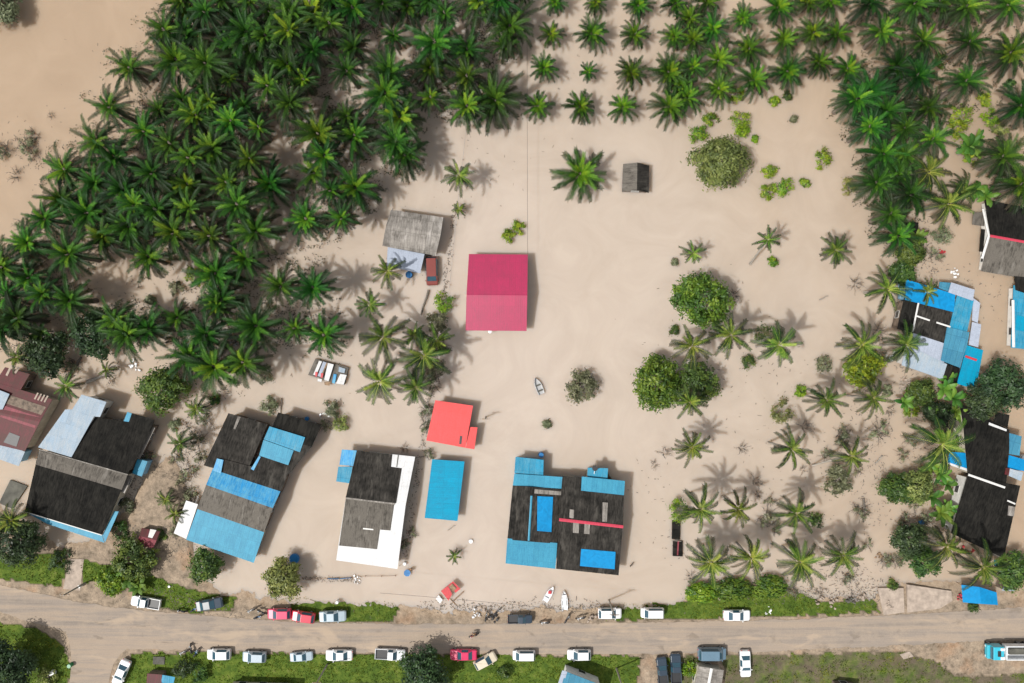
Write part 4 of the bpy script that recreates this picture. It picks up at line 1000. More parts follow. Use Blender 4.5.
# -- blue tarpaulin shelter
T = tile(884, 560, 5.55)
h = House('tarpaulin_shelter', 'bright blue tarpaulin shelter by the road at lower right', 980, 596, 8, 'shelter')
mb = MB(); qs = [h.loc(P(*T(X, Y), z)) for X, Y, z in ((430, 138, 2.2), (530, 150, 2.7), (625, 180, 2.2), (632, 250, 1.9), (540, 244, 2.5), (438, 235, 1.9))]
lo = [v - Vector((0, 0, .04)) for v in qs]
mb.add(qs, [(0, 5, 4, 1), (1, 4, 3, 2)]); mb.add(lo, [(0, 1, 4, 5), (1, 2, 3, 4)]); mb.build('canopy', M['tarp'], h.root)
for k in (0, 2, 3, 5):
    mb = MB(); mb.tube([Vector((qs[k].x * .94, qs[k].y * .94, .3)), Vector((qs[k].x * .94, qs[k].y * .94, qs[k].z - .05))], .05, 6); mb.build('post', M['board'], h.root)
h2 = House('tarpaulin_shelter', 'pale blue sheet roof lean-to at the right edge under the palm', 1008, 582, 20, 'shelter')
h2.block([(*T(690, 85), 2.2), (*T(655, 170), 2.0)], [(*T(722, 115), 2.2), (*T(726, 172), 2.0)], ['pale_sheet'], 'wall_wood', inset=.15, wins=False)
# -- bottom edge houses
T = tile(510, 560, 5.55)
h = House('roadside_house', 'teal grey roofed house with white trim at the bottom edge', 585, 695, 17)
h.block([(*T(308, 618), 4.2), (*T(270, 760), 4.6)], [(*T(520, 700), 4.2), (*T(480, 840), 4.6)], ['teal_sheet'], 'wall_white', zb=.3)
h.panel('white_trim', pz(T, [(290, 613), (318, 620), (285, 730), (255, 722)], 4.3), 'lilac_sheet')
T = tile(640, 560, 5.55)
h = House('roadside_house', 'small grey roofed building with white ridge at the bottom edge', 710, 680, 95, 'building')
h.block([(*T(325, 590), 2.8), (*T(398, 600), 3.4), (*T(465, 612), 2.8)], [(*T(290, 760), 2.8), (*T(365, 770), 3.4), (*T(440, 780), 2.8)], ['grey_sheet', 'grey_sheet'], 'wall_cream', zb=.3, inset=.25)
h.cap('ridge_cap', (*T(398, 602), 3.46), (*T(366, 770), 3.46), .22, 'whitecap')
h = House('roadside_house', 'grey shed with shaded front at the bottom edge, right', 845, 694, 4, 'shed')
h.block([(836, 684, 2.2), (834, 704, 2.5)], [(858, 686, 2.2), (856, 706, 2.5)], ['mix_sheet'], 'wall_wood', zb=.3, inset=.15)
h = House('roadside_house', 'low dark roofed building under the bottom edge at left', 260, 700, 4)
h.block([(226, 688, 3.2), (222, 720, 3.6)], [(290, 690, 3.2), (288, 722, 3.6)], ['mix_sheet'], 'wall_cream', zb=.3, inset=.2)
# little red hut
T = tile(0, 440, 5.256)
h = House('hut', 'tiny red roofed hut beside the left verge', 148.5, 538, 12, 'hut')
h.block([(*T(745, 462), 1.6), (*T(733, 505), 2.0), (*T(720, 542), 1.6)], [(*T(840, 482), 1.6), (*T(822, 528), 2.0), (*T(803, 572), 1.6)], ['maroon', 'maroon_pale'], 'wall_wood', inset=.12, wins=False)
h.patch('white_patch', [T(790, 468), T(822, 474), T(800, 516), T(778, 510)], 'whitecap', .05)
# stall roof bottom left
T = tile(130, 560, 5.55)
h = House('roadside_stall', 'small stall with brown and blue roof pieces at the bottom left edge', 160, 681, 4, 'stall')
h.block([(*T(95, 630), 2.1), (*T(90, 700), 2.3)], [(*T(178, 636), 2.1), (*T(172, 700), 2.3)], ['maroon'], 'wall_wood', inset=.1, wins=False, zb=.3)
h.panel('blue_sheet', pz(T, [(180, 638), (250, 650), (240, 690), (172, 680)], 2.2), 'blue_sheet')

# concrete slabs
def slab(name, label, pts, z, th, mat='concrete'):
    c = Vector((sum(P(*p).x for p in pts) / len(pts), sum(P(*p).y for p in pts) / len(pts), 0))
    mb = MB(); mb.prism([P(p[0], p[1], 0) - c + Vector((0, 0, z)) for p in pts], th)
    o = mb.build(name, M[mat], loc=c, bevel=.03); tag(o, label, 'slab'); return o
T = tile(884, 560, 5.55)
slab('concrete_slab', 'pale pinkish concrete slab beside the road at lower right', [T(120, 130), T(362, 165), T(368, 220), T(300, 262), T(118, 285)], .62, .5)
slab('concrete_slab', 'cracked pale rubble covered concrete pad left of the larger slab', [T(-40, 150), T(100, 150), T(105, 285), T(-10, 300)], .5, .4)
T = tile(130, 560, 5.55)
slab('drain_cover', 'dark square drain slab in the bottom left grass', [T(138, 528), T(202, 530), T(200, 572), T(136, 570)], .6, .2, 'concrete_dark')
slab('paving_slab', 'pale concrete patch on the grass below the road at right', [(898, 653), (908, 650), (912, 655), (902, 658)], .56, .1)
T = tile(0, 440, 5.256)
slab('yard_slab', 'mossy grey yard slab left of the black roofed house', [T(60, 208), T(150, 240), T(70, 360), T(0, 330)], .3, .4, 'concrete_dark')

# ------------------------------------------------------------------ vehicles
PAINT = {}
def paint(nm, c):
    if nm not in PAINT:
        PAINT[nm] = plain('paint_' + nm, c, .3, .04, 1.5, coat=.6)
    return PAINT[nm]
PC = {'white': lin(.68, .69, .70), 'red': lin(.50, .02, .05), 'silver': lin(.33, .40, .45), 'navy': lin(.02, .035, .055), 'cream': lin(.55, .48, .37), 'blue': lin(.10, .17, .23), 'crimson': lin(.52, .02, .09), 'turquoise': lin(.03, .38, .50), 'maroon': lin(.17, .03, .022)}
# sections: x, half width, belt z, top z, top half width
KIND = {
 'sedan': dict(sec=[(-2.2,.74,.70,.78,.62),(-2.05,.84,.80,.93,.74),(-1.45,.87,.86,.98,.78),(-.80,.88,.88,1.40,.62),(.30,.88,.88,1.42,.64),(1.02,.88,.86,1.0,.78),(1.95,.85,.78,.86,.74),(2.2,.72,.60,.68,.60)], ws=4, rw=2, sw=(2, 5)),
 'hatch': dict(sec=[(-1.95,.76,.80,.92,.68),(-1.86,.83,.88,1.0,.76),(-1.50,.85,.90,1.46,.62),(.20,.85,.90,1.50,.64),(.95,.85,.88,1.02,.76),(1.7,.83,.80,.90,.72),(1.92,.70,.62,.70,.60)], ws=3, rw=1, sw=(1, 4)),
 'van': dict(sec=[(-2.1,.80,.95,1.05,.74),(-2.02,.86,1.0,1.15,.80),(-1.80,.87,1.02,1.74,.70),(.85,.87,1.02,1.76,.70),(1.55,.87,.98,1.12,.80),(2.0,.84,.86,.95,.76),(2.12,.74,.70,.78,.66)], ws=3, rw=1, sw=(1, 4)),
 'pickup': dict(sec=[(-.45,.90,1.0,1.08,.80),(-.30,.90,1.0,1.66,.66),(.60,.90,1.0,1.70,.68),(1.25,.90,.98,1.12,.80),(2.3,.88,.92,1.0,.78),(2.6,.78,.72,.80,.66)], ws=2, rw=0, sw=(0, 3), bed=(-2.6, -.46)),
}
def car(kind, colr, px, py, ang, label, z=.5, cat='car', sc=1.0, group='vehicles parked along the road', bedm='black'):
    """ang: image heading of the nose in degrees, 0 = right, counter-clockwise"""
    K_ = KIND[kind]; sec = K_['sec']; mt = paint(colr, PC[colr])
    p = P(px, py, z + .8)
    r = empty({'sedan': 'parked_car', 'hatch': 'parked_car', 'van': 'parked_van', 'pickup': 'pickup_truck'}[kind], (p.x, p.y, z), R(ang)); r.scale = (sc,) * 3
    tag(r, label, cat, group)
    mb = MB(); ring = 8
    def rs(s):
        x, w, bz, tz, tw = s
        return [(x, w * .92, .26), (x, w, .48), (x, w, bz), (x, tw, tz), (x, -tw, tz), (x, -w, bz), (x, -w, .48), (x, -w * .92, .26)]
    vs = []
    for s in sec: vs += [Vector(q) for q in rs(s)]
    fs = []
    for i in range(len(sec) - 1):
        for k in range(ring):
            a = i * ring + k; b_ = i * ring + (k + 1) % ring; fs.append((b_, a, a + ring, b_ + ring))
    fs.append(tuple(range(ring))); fs.append(tuple((len(sec) - 1) * ring + k for k in range(ring - 1, -1, -1)))
    mb.add(vs, fs); body = mb.build('body', mt, r, bevel=.035)
    def quad(name, i, ks, mat, off=.015, inset=.06):
        """glass between section i and i+1 on ring points ks"""
        a, b_, c, d = vs[i * ring + ks[0]], vs[i * ring + ks[1]], vs[(i + 1) * ring + ks[1]], vs[(i + 1) * ring + ks[0]]
        cen = (a + b_ + c + d) / 4; n = (b_ - a).cross(d - a).normalized()
        if n.dot(cen - Vector((0, 0, .7))) < 0: n = -n
        q = [v + (cen - v) * inset * 2 + n * off for v in (a, b_, c, d)]
        m_ = MB(); m_.add(q + [v - n * .012 for v in q], [(0, 1, 2, 3), (7, 6, 5, 4), (0, 4, 5, 1), (1, 5, 6, 2), (2, 6, 7, 3), (3, 7, 4, 0)]); m_.build(name, M[mat], r)
    quad('windscreen', K_['ws'], (3, 4), 'carglass', .02)
    quad('rear_window', K_['rw'], (3, 4), 'carglass', .02)
    for nm, (k0, k1) in (('side_window', (2, 3)), ('side_window', (5, 4))):
        i0, i1 = K_['sw']
        a, b_ = vs[(i0 + 1) * ring + k0], vs[(i0 + 1) * ring + k1]; c, d = vs[(i1 - 1) * ring + k1], vs[(i1 - 1) * ring + k0]
        cen = (a + b_ + c + d) / 4; n = (b_ - a).cross(d - a).normalized()
        if n.dot(cen - Vector((cen.x, 0, .7))) < 0: n = -n
        q = [v + Vector((0, 0, (cen.z - v.z) * .2)) + Vector(((cen.x - v.x) * .06, 0, 0)) + n * .02 for v in (a, b_, c, d)]
        m_ = MB(); m_.add(q + [v - n * .012 for v in q], [(0, 1, 2, 3), (7, 6, 5, 4)]); m_.build(nm, M['carglass'], r)
    x0, x1 = (K_['bed'][0] if 'bed' in K_ else sec[0][0]), sec[-1][0]
    hw = .87 if kind == 'pickup' else .82
    if 'bed' in K_:
        b0, b1 = K_['bed']; m_ = MB(); m_.box(((b0 + b1) / 2, 0, .52), (b1 - b0, 1.76, .3))
        for sy in (-1, 1): m_.box(((b0 + b1) / 2, sy * .86, .83), (b1 - b0, .09, .36))
        m_.box((b0 + .05, 0, .83), (.09, 1.62, .36)); m_.build('cargo_bed', mt, r, bevel=.02)
        m_ = MB(); m_.box(((b0 + b1) / 2 + .05, 0, .69), (b1 - b0 - .2, 1.6, .03)); m_.build('bed_liner', M[bedm], r)
    for wx in (x0 + .78, x1 - .80):
        for sy in (-1, 1):
            m_ = MB(); m_.tube([(0, -.11, 0), (0, -.09, 0), (0, .09, 0), (0, .11, 0)], [.26, .32, .32, .26], 16); w = m_.build('wheel', M['tyre'], r, loc=(wx, sy * (hw - .03), .32))
            m_ = MB(); m_.tube([(0, sy * .09, 0), (0, sy * .125, 0)], [.2, .17], 12); m_.build('rim', M['rim'], w)
    for sy in (-1, 1):
        m_ = MB(); m_.box((x1 - .06, sy * .5, .60), (.12, .26, .13)); m_.build('headlight', M['lamp'], r)
        m_ = MB(); m_.box((x0 + .02, sy * .58, .74), (.10, .22, .14)); m_.build('taillight', M['tail'], r)
        i = K_['ws'] + 1; m_ = MB(); m_.box((sec[i][0] - .1, sy * (sec[i][1] + .09), sec[i][2] + .06), (.12, .17, .11)); m_.build('wing_mirror', mt, r)
    return r
car('sedan', 'white', 121, 673, 246, 'white car parked on the side road at the bottom left')
car('pickup', 'white', 145.5, 602.5, 170, 'white pickup on the upper verge, leftmost vehicle there', sc=.93)
car('sedan', 'navy', 209, 604.5, 10, 'dark blue car on the upper verge right of the white pickup')
car('hatch', 'white', 218.5, 654.5, 180, 'white hatchback on the lower verge, nearest the junction')
car('hatch', 'silver', 254, 657, 178, 'silver hatchback next to the white one on the lower verge')
car('hatch', 'crimson', 279, 614, 180, 'crimson hatchback half under the olive tree, left of two red cars')
car('hatch', 'red', 303, 617, 172, 'red hatchback right of its red neighbour on the upper verge')
car('sedan', 'silver', 332.5, 616.5, 2, 'silver sedan on the upper verge right of the red cars')
car('sedan', 'silver', 301, 657, 4, 'silver sedan on the lower verge', sc=.85)
car('sedan', 'white', 339, 655.5, 180, 'white sedan on the lower verge left of the white pickup')
car('pickup', 'white', 390, 654.5, 357, 'white pickup with dark load bed on the lower verge', sc=.95)
car('sedan', 'crimson', 463.5, 655, 180, 'crimson sedan on the lower verge beside the dark tree')
car('hatch', 'cream', 485.5, 661, 28, 'cream hatchback parked askew on the lower verge')
car('van', 'white', 524, 655.5, 180, 'white van on the lower verge right of the cream hatchback', cat='van', sc=.88)
car('hatch', 'white', 579, 655, 180, 'white hatchback on the lower verge above the teal grey roof')
car('pickup', 'navy', 520, 619.5, 0, 'black pickup on the upper verge near the two boats', sc=.78)
car('hatch', 'white', 610, 613.5, 0, 'white hatchback on the upper verge below the patchwork house')
car('van', 'white', 652.5, 613, 180, 'white van on the upper verge left end of the green strip', cat='van', sc=.9)
car('sedan', 'white', 737, 615.5, 0, 'white sedan on the upper verge below bright shrubs')
car('van', 'blue', 712, 653.5, 0, 'silver blue van on the lower road edge by the grey roof', cat='van', sc=1.1)
car('pickup', 'navy', 662.5, 672, 95, 'black pickup parked nose to the road, left of two dark vehicles', sc=.92)
car('pickup', 'navy', 676, 669, 92, 'black pickup parked nose to the road, right of two dark vehicles', sc=.95)
car('sedan', 'white', 745.5, 664, 272, 'white sedan parked at right angles to the road on brown grass')
car('van', 'maroon', 432, 271, 272, 'rusty red van flooded beside the old grey roofed house', z=-.35, cat='van', group=None, sc=1.12)

# truck
T = tile(884, 560, 5.55)
p = P(1008, 650.5, 1.5); tr_ = empty('cargo_truck', (p.x, p.y, .5), R(180)); tag(tr_, 'turquoise cabbed truck with white cargo body at the right road edge', 'truck')
tq = paint('turquoise', PC['turquoise']); wh = paint('white', PC['white'])
mb = MB(); mb.box((-1.0, 0, .75), (8.2, .9, .3)); mb.build('chassis', M['black'], tr_)
mb = MB(); mb.box((2.35, 0, 1.55), (1.9, 2.3, 1.5), taper=.93); mb.box((3.5, 0, 1.2), (.5, 2.25, .8)); mb.build('cab', tq, tr_, bevel=.1)
mb = MB(); mb.box((3.25, 0, 1.95), (.12, 1.9, .6)); mb.build('windscreen', M['carglass'], tr_)
mb = MB(); mb.box((2.3, .0, 2.33), (.5, .9, .1)); mb.build('roof_hatch', M['black'], tr_)
for sy in (-1, 1):
    mb = MB(); mb.box((1.75, sy * .72, 2.36), (.7, .45, .16)); mb.build('wind_deflector', M['whitepaint'], tr_, bevel=.06)
    mb = MB(); mb.box((3.76, sy * .8, 1.0), (.06, .3, .2)); mb.build('headlight', M['lamp'], tr_)
    for wx in (3.0, -2.0, -3.2):
        mb = MB(); mb.tube([(0, -.16, 0), (0, .16, 0)], .5, 16); w = mb.build('wheel', M['tyre'], tr_, loc=(wx, sy * 1.0, .5))
        mb = MB(); mb.tube([(0, sy * .15, 0), (0, sy * .19, 0)], .28, 12); mb.build('rim', M['rim'], w)
mb = MB(); mb.box((-2.1, 0, 1.0), (6.2, 2.3, .16))
for sy in (-1, 1): mb.box((-2.1, sy * 1.08, 1.6), (6.2, .16, 1.1))
for sx in (-5.12, .92): mb.box((sx, 0, 1.6), (.16, 2.0, 1.1))
mb.build('cargo_body', wh, tr_, bevel=.05)
mb = MB(); mb.box((-2.2, 0, 1.3), (4.6, 1.0, .4)); mb.build('cargo', M['concrete_dark'], tr_, bevel=.05)

# ------------------------------------------------------------------ boats
def boat(name, label, px, py, ang, Lg, w, mat, inner, extra=None):
    p = P(px, py, .3); r = empty(name, (p.x, p.y, 0), R(ang)); tag(r, label, 'boat')
    secs = []; n = 9
    for i in range(n):
        s = i / (n - 1); k = (1 - max(0, (s - .45) / .55) ** 2.2) * .98 + .02
        secs.append((-Lg / 2 + Lg * s, w / 2 * k * (.88 + .12 * min(1, s * 4)), .42 + .14 * s * s))
    mb = MB(); vs = []
    for x, hw, zt in secs: vs += [(x, hw, zt), (x, hw * .7, -.15), (x, -hw * .7, -.15), (x, -hw, zt), (x, -hw * .82, zt), (x, -hw * .6, .08), (x, hw * .6, .08), (x, hw * .82, zt)]
    fs = []
    for i in range(n - 1):
        for k in range(8): a = i * 8 + k; b_ = i * 8 + (k + 1) % 8; fs.append((a, b_, b_ + 8, a + 8))
    fs.append(tuple(range(7, -1, -1))); fs.append(tuple((n - 1) * 8 + k for k in range(8)))
    mb.add(vs, fs); mb.build('hull', mat, r)
    for k in (-.28, .05):
        mb = MB(); mb.box((Lg * k, 0, .36), (.25, w * .8, .05)); mb.build('thwart', inner, r)
    return r
bt = boat('motor_boat', 'white pointed boat with a red spot on its deck, left of two boats', 549, 594, 60, 2.9, 1.0, wh, M['whitepaint'])
mb = MB(); mb.box((.35, .05, .42), (.55, .55, .14), .4); mb.build('red_cushion', M['redpaint'], bt, bevel=.05)
bt2 = boat('motor_boat', 'white blunt boat, right of two boats below the patchwork house', 564.5, 600.5, 92, 3.3, 1.05, wh, M['whitepaint'])
mb = MB(); mb.box((0, 0, .45), (1.9, .62, .1)); mb.build('deck', M['whitepaint'], bt2, bevel=.04)
bt3 = boat('rowing_boat', 'grey white empty rowing boat adrift in the middle of the flood', 538.5, 386, 112, 2.9, 1.2, paint('greywhite', lin(.36, .36, .36)), M['concrete_dark'])

# raft / pile of sheets next to the grove
T = tile(240, 300, 6.83)
h = House('floating_shed_platform', 'heap of white boards and coloured sheets on a floating platform by the grove', 328, 372, 15, 'platform')
h.panel('platform', pz(T, [(515, 400), (742, 460), (712, 578), (465, 512)], .5), 'mix_sheet', .5)
for nm, q, mt, z in (('white_board', [(540, 415), (560, 420), (520, 515), (500, 510)], 'white_sheet', .7), ('white_board', [(568, 420), (590, 427), (550, 525), (530, 518)], 'lilac_sheet', .75), ('white_board', [(600, 430), (640, 440), (605, 555), (575, 545)], 'white_sheet', .85),
                 ('white_board', [(685, 505), (728, 512), (708, 578), (655, 570)], 'white_sheet', .8), ('blue_board', [(640, 505), (660, 508), (648, 572), (628, 565)], 'deep_sheet', .7), ('red_board', [(515, 490), (530, 494), (525, 525), (512, 522)], 'redpaint', .8), ('red_board', [(552, 498), (570, 503), (562, 533), (550, 528)], 'redpaint', .85),
                 ('wooden_board', [(590, 426), (600, 430), (560, 520), (552, 518)], 'board', .72), ('wooden_board', [(575, 558), (620, 560), (610, 585), (578, 580)], 'board', .65), ('white_board', [(675, 455), (720, 470), (712, 500), (672, 490)], 'pale_sheet', .7), ('white_board', [(530, 538), (560, 540), (555, 560), (530, 555)], 'white_sheet', .6)):
    h.panel(nm, pz(T, q, z), mt, .06)

# sunken black raft with pink pole (676,540)
T = tile(620, 440, 5.256)
h = House('sunken_raft', 'half sunken black raft with a pink pole beside a bush', 676, 540, 90, 'raft')
h.panel('black_deck', pz(T, [(276, 425), (318, 425), (316, 522), (274, 520)], .35), 'black_sheet', .4)
h.panel('black_deck', pz(T, [(280, 530), (330, 530), (330, 612), (278, 610)], .28), 'black_sheet', .4)
h.panel('pink_pole', pz(T, [(303, 530), (311, 530), (306, 606), (299, 606)], .5), 'maroon_pale', .08)
h.bar('crossbar', (*T(272, 528), .45), (*T(322, 532), .45), .06, 'bark_grey')

# red broken stall (450,590)
T = tile(380, 560, 5.55)
h = House('red_stall', 'tipped red framed stall with tan panel standing in the shallows', 450, 592, -30, 'stall')
h.panel('red_top', pz(T, [(405, 118), (446, 160), (420, 182), (380, 140)], 1.1), 'redpaint', .06)
h.panel('red_top', pz(T, [(378, 142), (400, 190), (380, 226), (338, 172)], 1.0), 'redpaint', .06)
h.panel('tan_panel', pz(T, [(400, 130), (425, 158), (408, 174), (384, 150)], 1.22), 'board', .05)
h.panel('white_box', pz(T, [(325, 195), (348, 222), (332, 242), (310, 215)], .5), 'whitecap', .4)
for X, Y in ((405, 125), (438, 160), (345, 175), (380, 218)):
    h.bar('leg', (*T(X, Y), -.3), (*T(X, Y), 1.0), .05, 'redpaint')
h.bar('loose_plank', (*T(410, 225), .05), (*T(465, 175), .3), .09, 'board')
h.bar('loose_plank', (*T(390, 215), .1), (*T(422, 250), .05), .08, 'board')

# ------------------------------------------------------------------ people and motorbikes
def skin_mesh(name, verts, edges, rad, mat, parent, root=0, lvl=1):
    me = bpy.data.meshes.new(name); me.from_pydata([Vector(v) for v in verts], edges, []); me.materials.append(mat)
    o = bpy.data.objects.new(name, me); col.objects.link(o)
    if parent: o.parent = parent
    sk = o.modifiers.new('skin', 'SKIN')
    if not me.skin_vertices: me.attributes
    for i, v in enumerate(me.skin_vertices[0].data if me.skin_vertices else []):
        v.radius = (rad[i], rad[i]); v.use_root = (i == root)
    ss = o.modifiers.new('sub', 'SUBSURF'); ss.levels = lvl; ss.render_levels = lvl
    return o
def body_mesh(name, chains, mat, parent):
    """one continuous figure: overlapping tapered limbs fused by a voxel remesh"""
    mb = MB()
    for pts, rr in chains: mb.tube(pts, rr, 10)
    o = mb.build(name, mat, parent, smooth=True)
    rm = o.modifiers.new('fuse', 'REMESH'); rm.mode = 'VOXEL'; rm.voxel_size = .022; rm.use_smooth_shade = True
    return o
def hand(c, d, sgn):
    c = Vector(c); d = Vector(d).normalized(); s = d.cross(Vector((0, 0, 1))); s = s.normalized() if s.length > .1 else Vector((1, 0, 0)); ch = [([c, c + d * .09], [.035, .04])]
    for k in range(4):
        b0 = c + d * .08 + s * (.027 * (k - 1.5)); ch.append(([b0, b0 + d * .04 - Vector((0, 0, .01)), b0 + d * (.07, .085, .08, .06)[k] - Vector((0, 0, .03))], [.013, .012, .011]))
    ch.append(([c + d * .02, c + d * .04 + s * .05 * sgn, c + d * .07 + s * .055 * sgn], [.016, .014, .012])); return ch
def person(px, py, rz, shirt, label, pose='stand', z=0.0):
    p = P(px, py, z + 1); r = empty('person', (p.x, p.y, z), rz); tag(r, label, 'person')
    if pose == 'stand':
        hip, ch, neck = .9, 1.3, 1.47
        legs = [([(0, s * .1, .9), (.03, s * .11, .48), (0, s * .11, .07), (.14, s * .12, .04)], [.095, .065, .045, .04]) for s in (-1, 1)]
        arms = [([(0, s * .17, 1.38), (.02, s * .25, 1.12), (.22, s * .2, .98)], [.055, .045, .034]) for s in (-1, 1)]
        hands = [((.22, s * .2, .98), (1, 0, -.2), s) for s in (-1, 1)]; tx = 0.0
        head = Vector((.02, 0, 1.62)); torso = [([(0, 0, .88), (0, 0, 1.1), (0, 0, 1.34), (0, 0, 1.44), (.01, 0, 1.52)], [.15, .14, .17, .09, .055])]
    else:
        legs = [([(-.15, s * .1, .82), (.28, s * .17, .76), (.12, s * .17, .36), (.26, s * .17, .33)], [.095, .07, .045, .04]) for s in (-1, 1)]
        arms = [([(.02, s * .17, 1.26), (.18, s * .27, 1.06), (.42, s * .28, 1.04)], [.055, .045, .034]) for s in (-1, 1)]
        hands = [((.42, s * .28, 1.04), (1, 0, -.2), s) for s in (-1, 1)]; tx = -.1
        head = Vector((.08, 0, 1.52)); torso = [([(-.15, 0, .8), (-.1, 0, 1.0), (0, 0, 1.24), (.03, 0, 1.34), (.06, 0, 1.42)], [.15, .14, .17, .09, .055])]
    hc = [([head + Vector((0, 0, -.12)), head + Vector((.01, 0, -.05)), head + Vector((0, 0, .04)), head + Vector((0, 0, .1)), head + Vector((0, 0, .12))], [.05, .085, .095, .065, .02]),
          ([head + Vector((.08, 0, 0)), head + Vector((.115, 0, -.03))], [.012, .016])] + [([head + Vector((0, s * .085, -.01)), head + Vector((-.01, s * .105, .0))], [.02, .02]) for s in (-1, 1)]
    chains = torso + legs + arms + hc
    for c, d, s in hands: chains += hand(c, d, s)
    body_mesh('body', chains, M['skin'], r)
    body_mesh('shirt', [(torso[0][0][:4], [x + .018 for x in torso[0][1][:4]])] + [(a[0][:2], [x + .018 for x in a[1][:2]]) for a in arms], shirt, r)
    body_mesh('trousers', [(l[0][:3], [l[1][0] + .018, l[1][1] + .016, l[1][2] + .014]) for l in legs] + [([torso[0][0][0], (torso[0][0][0][0], 0, torso[0][0][0][2] + .06)], [.165, .16])], M['denim'], r)
    mb = MB(); mb.tube([head + Vector((-.02, 0, -.02)), head + Vector((-.015, 0, .06)), head + Vector((-.01, 0, .12)), head + Vector((-.01, 0, .14))], [.09, .108, .07, .015], 10); mb.build('hair', M['hair'], r, smooth=True)
    for s in (-1, 1):
        mb = MB(); mb.tube([head + Vector((.086, s * .032, .008)), head + Vector((.093, s * .032, .008))], .011, 6); mb.build('eye', M['hair'], r)
    mb = MB(); mb.box(head + Vector((.086, 0, -.062)), (.012, .045, .01)); mb.build('mouth', M['shirt_red'], r)
    return r
def bike_meshes():
    out = {}
    for nm, fn in (('body', 0),):
        mb = MB(); mb.tube([(-.55, 0, .55), (-.3, 0, .62), (0, 0, .5), (.3, 0, .55), (.45, 0, .85)], [.1, .15, .14, .1, .06], 8); mb.box((.5, 0, .62), (.1, .3, .5)); out['body'] = mb
    mb = MB(); mb.tube([(-.6, 0, .76), (-.35, 0, .77), (0, 0, .74)], [.11, .13, .09], 8); out['seat'] = mb
    mb = MB(); mb.tube([(.38, -.33, .98), (.46, 0, .94), (.38, .33, .98)], .025, 6); out['handlebar'] = mb
    mb = MB(); mb.tube([(.46, 0, .9), (.62, 0, .3)], .04, 6); out['fork'] = mb
    return {k: v for k, v in out.items()}
def motorbike(px, py, ang, colr, label, z=.55, group='motorbikes parked by the road'):
    p = P(px, py, z + .5); r = empty('motorbike', (p.x, p.y, z), R(ang)); tag(r, label, 'motorbike', group)
    bm_ = bike_meshes()
    bm_['body'].build('body', paint(colr, PC.get(colr, lin(.1, .1, .1))), r, smooth=True); bm_['seat'].build('seat', M['black'], r, smooth=True); bm_['handlebar'].build('handlebar', M['steel'], r); bm_['fork'].build('fork', M['steel'], r)
    for wx in (-.6, .64):
        mb = MB(); mb.tube([(0, -.05, 0), (0, .05, 0)], .3, 16); w = mb.build('wheel', M['tyre'], r, loc=(wx, 0, .3)); mb = MB(); mb.tube([(0, -.06, 0), (0, .06, 0)], .2, 12); mb.build('rim', M['rim'], w)
    mb = MB(); mb.tube([(.55, 0, .84), (.63, 0, .84)], [.09, .07], 10); mb.build('headlight', M['lamp'], r)
    for s in (-1, 1):
        mb = MB(); mb.box((.4, s * .3, 1.08), (.03, .12, .08)); mb.build('mirror', M['black'], r)
    return r
PC.update({'bikeblack': lin(.03, .03, .035), 'bikeblue': lin(.03, .12, .25), 'bikered': lin(.35, .02, .02), 'bikewhite': lin(.6, .6, .6)})
motorbike(474, 635.5, 200, 'bikered', 'motorbike with rider moving along the middle of the road', group=None)
person(474, 634.5, R(200), M['shirt_tan'], 'rider in a tan shirt on the motorbike in the road', 'ride', z=.55)
person(411.5, 569.5, R(200), M['shirt_tan'], 'person in a tan shirt wading with a blue tub beside the white edged roof', 'stand', z=-.5)
mb = MB(); mb.tube([(0, 0, 0), (0, 0, .3), (0, 0, .34), (0, 0, .3), (0, 0, .08)], [.42, .55, .56, .5, .42], 16, cap=False); mb.add([(.4 * math.cos(a * PI / 8), .4 * math.sin(a * PI / 8), .1) for a in range(16)], [tuple(range(16))])
o = mb.build('tub', M['blueplastic'], loc=P(407.5, 572.5, .15)); tag(o, 'blue tub floating beside the wading person', 'tub')
for i, (x, y, a, c, l) in enumerate([(182, 611, 170, 'bikeblack', 'black motorbike on the upper verge left of the dark blue car'), (194, 609.5, 30, 'bikeblue', 'motorbike touching the dark blue car on the upper verge'), (184, 652, 200, 'bikewhite', 'pale motorbike at the left end of the lower verge group'),
        (191, 649, 100, 'bikeblack', 'black motorbike in the middle of the lower verge group'), (196, 653, 60, 'bikeblue', 'blue motorbike at the right end of the lower verge group'), (258, 617, 20, 'bikeblue', 'blue motorbike left of the crimson hatchback'), (262, 612, 160, 'bikeblack', 'black motorbike leaning above the blue one'),
        (545, 622.5, 180, 'bikewhite', 'pale motorbike on the upper verge right of the black pickup'), (567, 619, 60, 'bikeblack', 'black motorbike below the blunt white boat'), (581, 618, 190, 'bikewhite', 'pale motorbike between the boats and the white hatchback'), (252, 610, 200, 'bikewhite', 'pale motorbike under shrubs left of the red cars'),
        (486, 617, 80, 'bikeblack', 'black motorbike among rubbish left of the black pickup'), (497, 612, 40, 'bikeblack', 'black motorbike nearest the water left of the black pickup')]):
    motorbike(x, y, a, c, l)

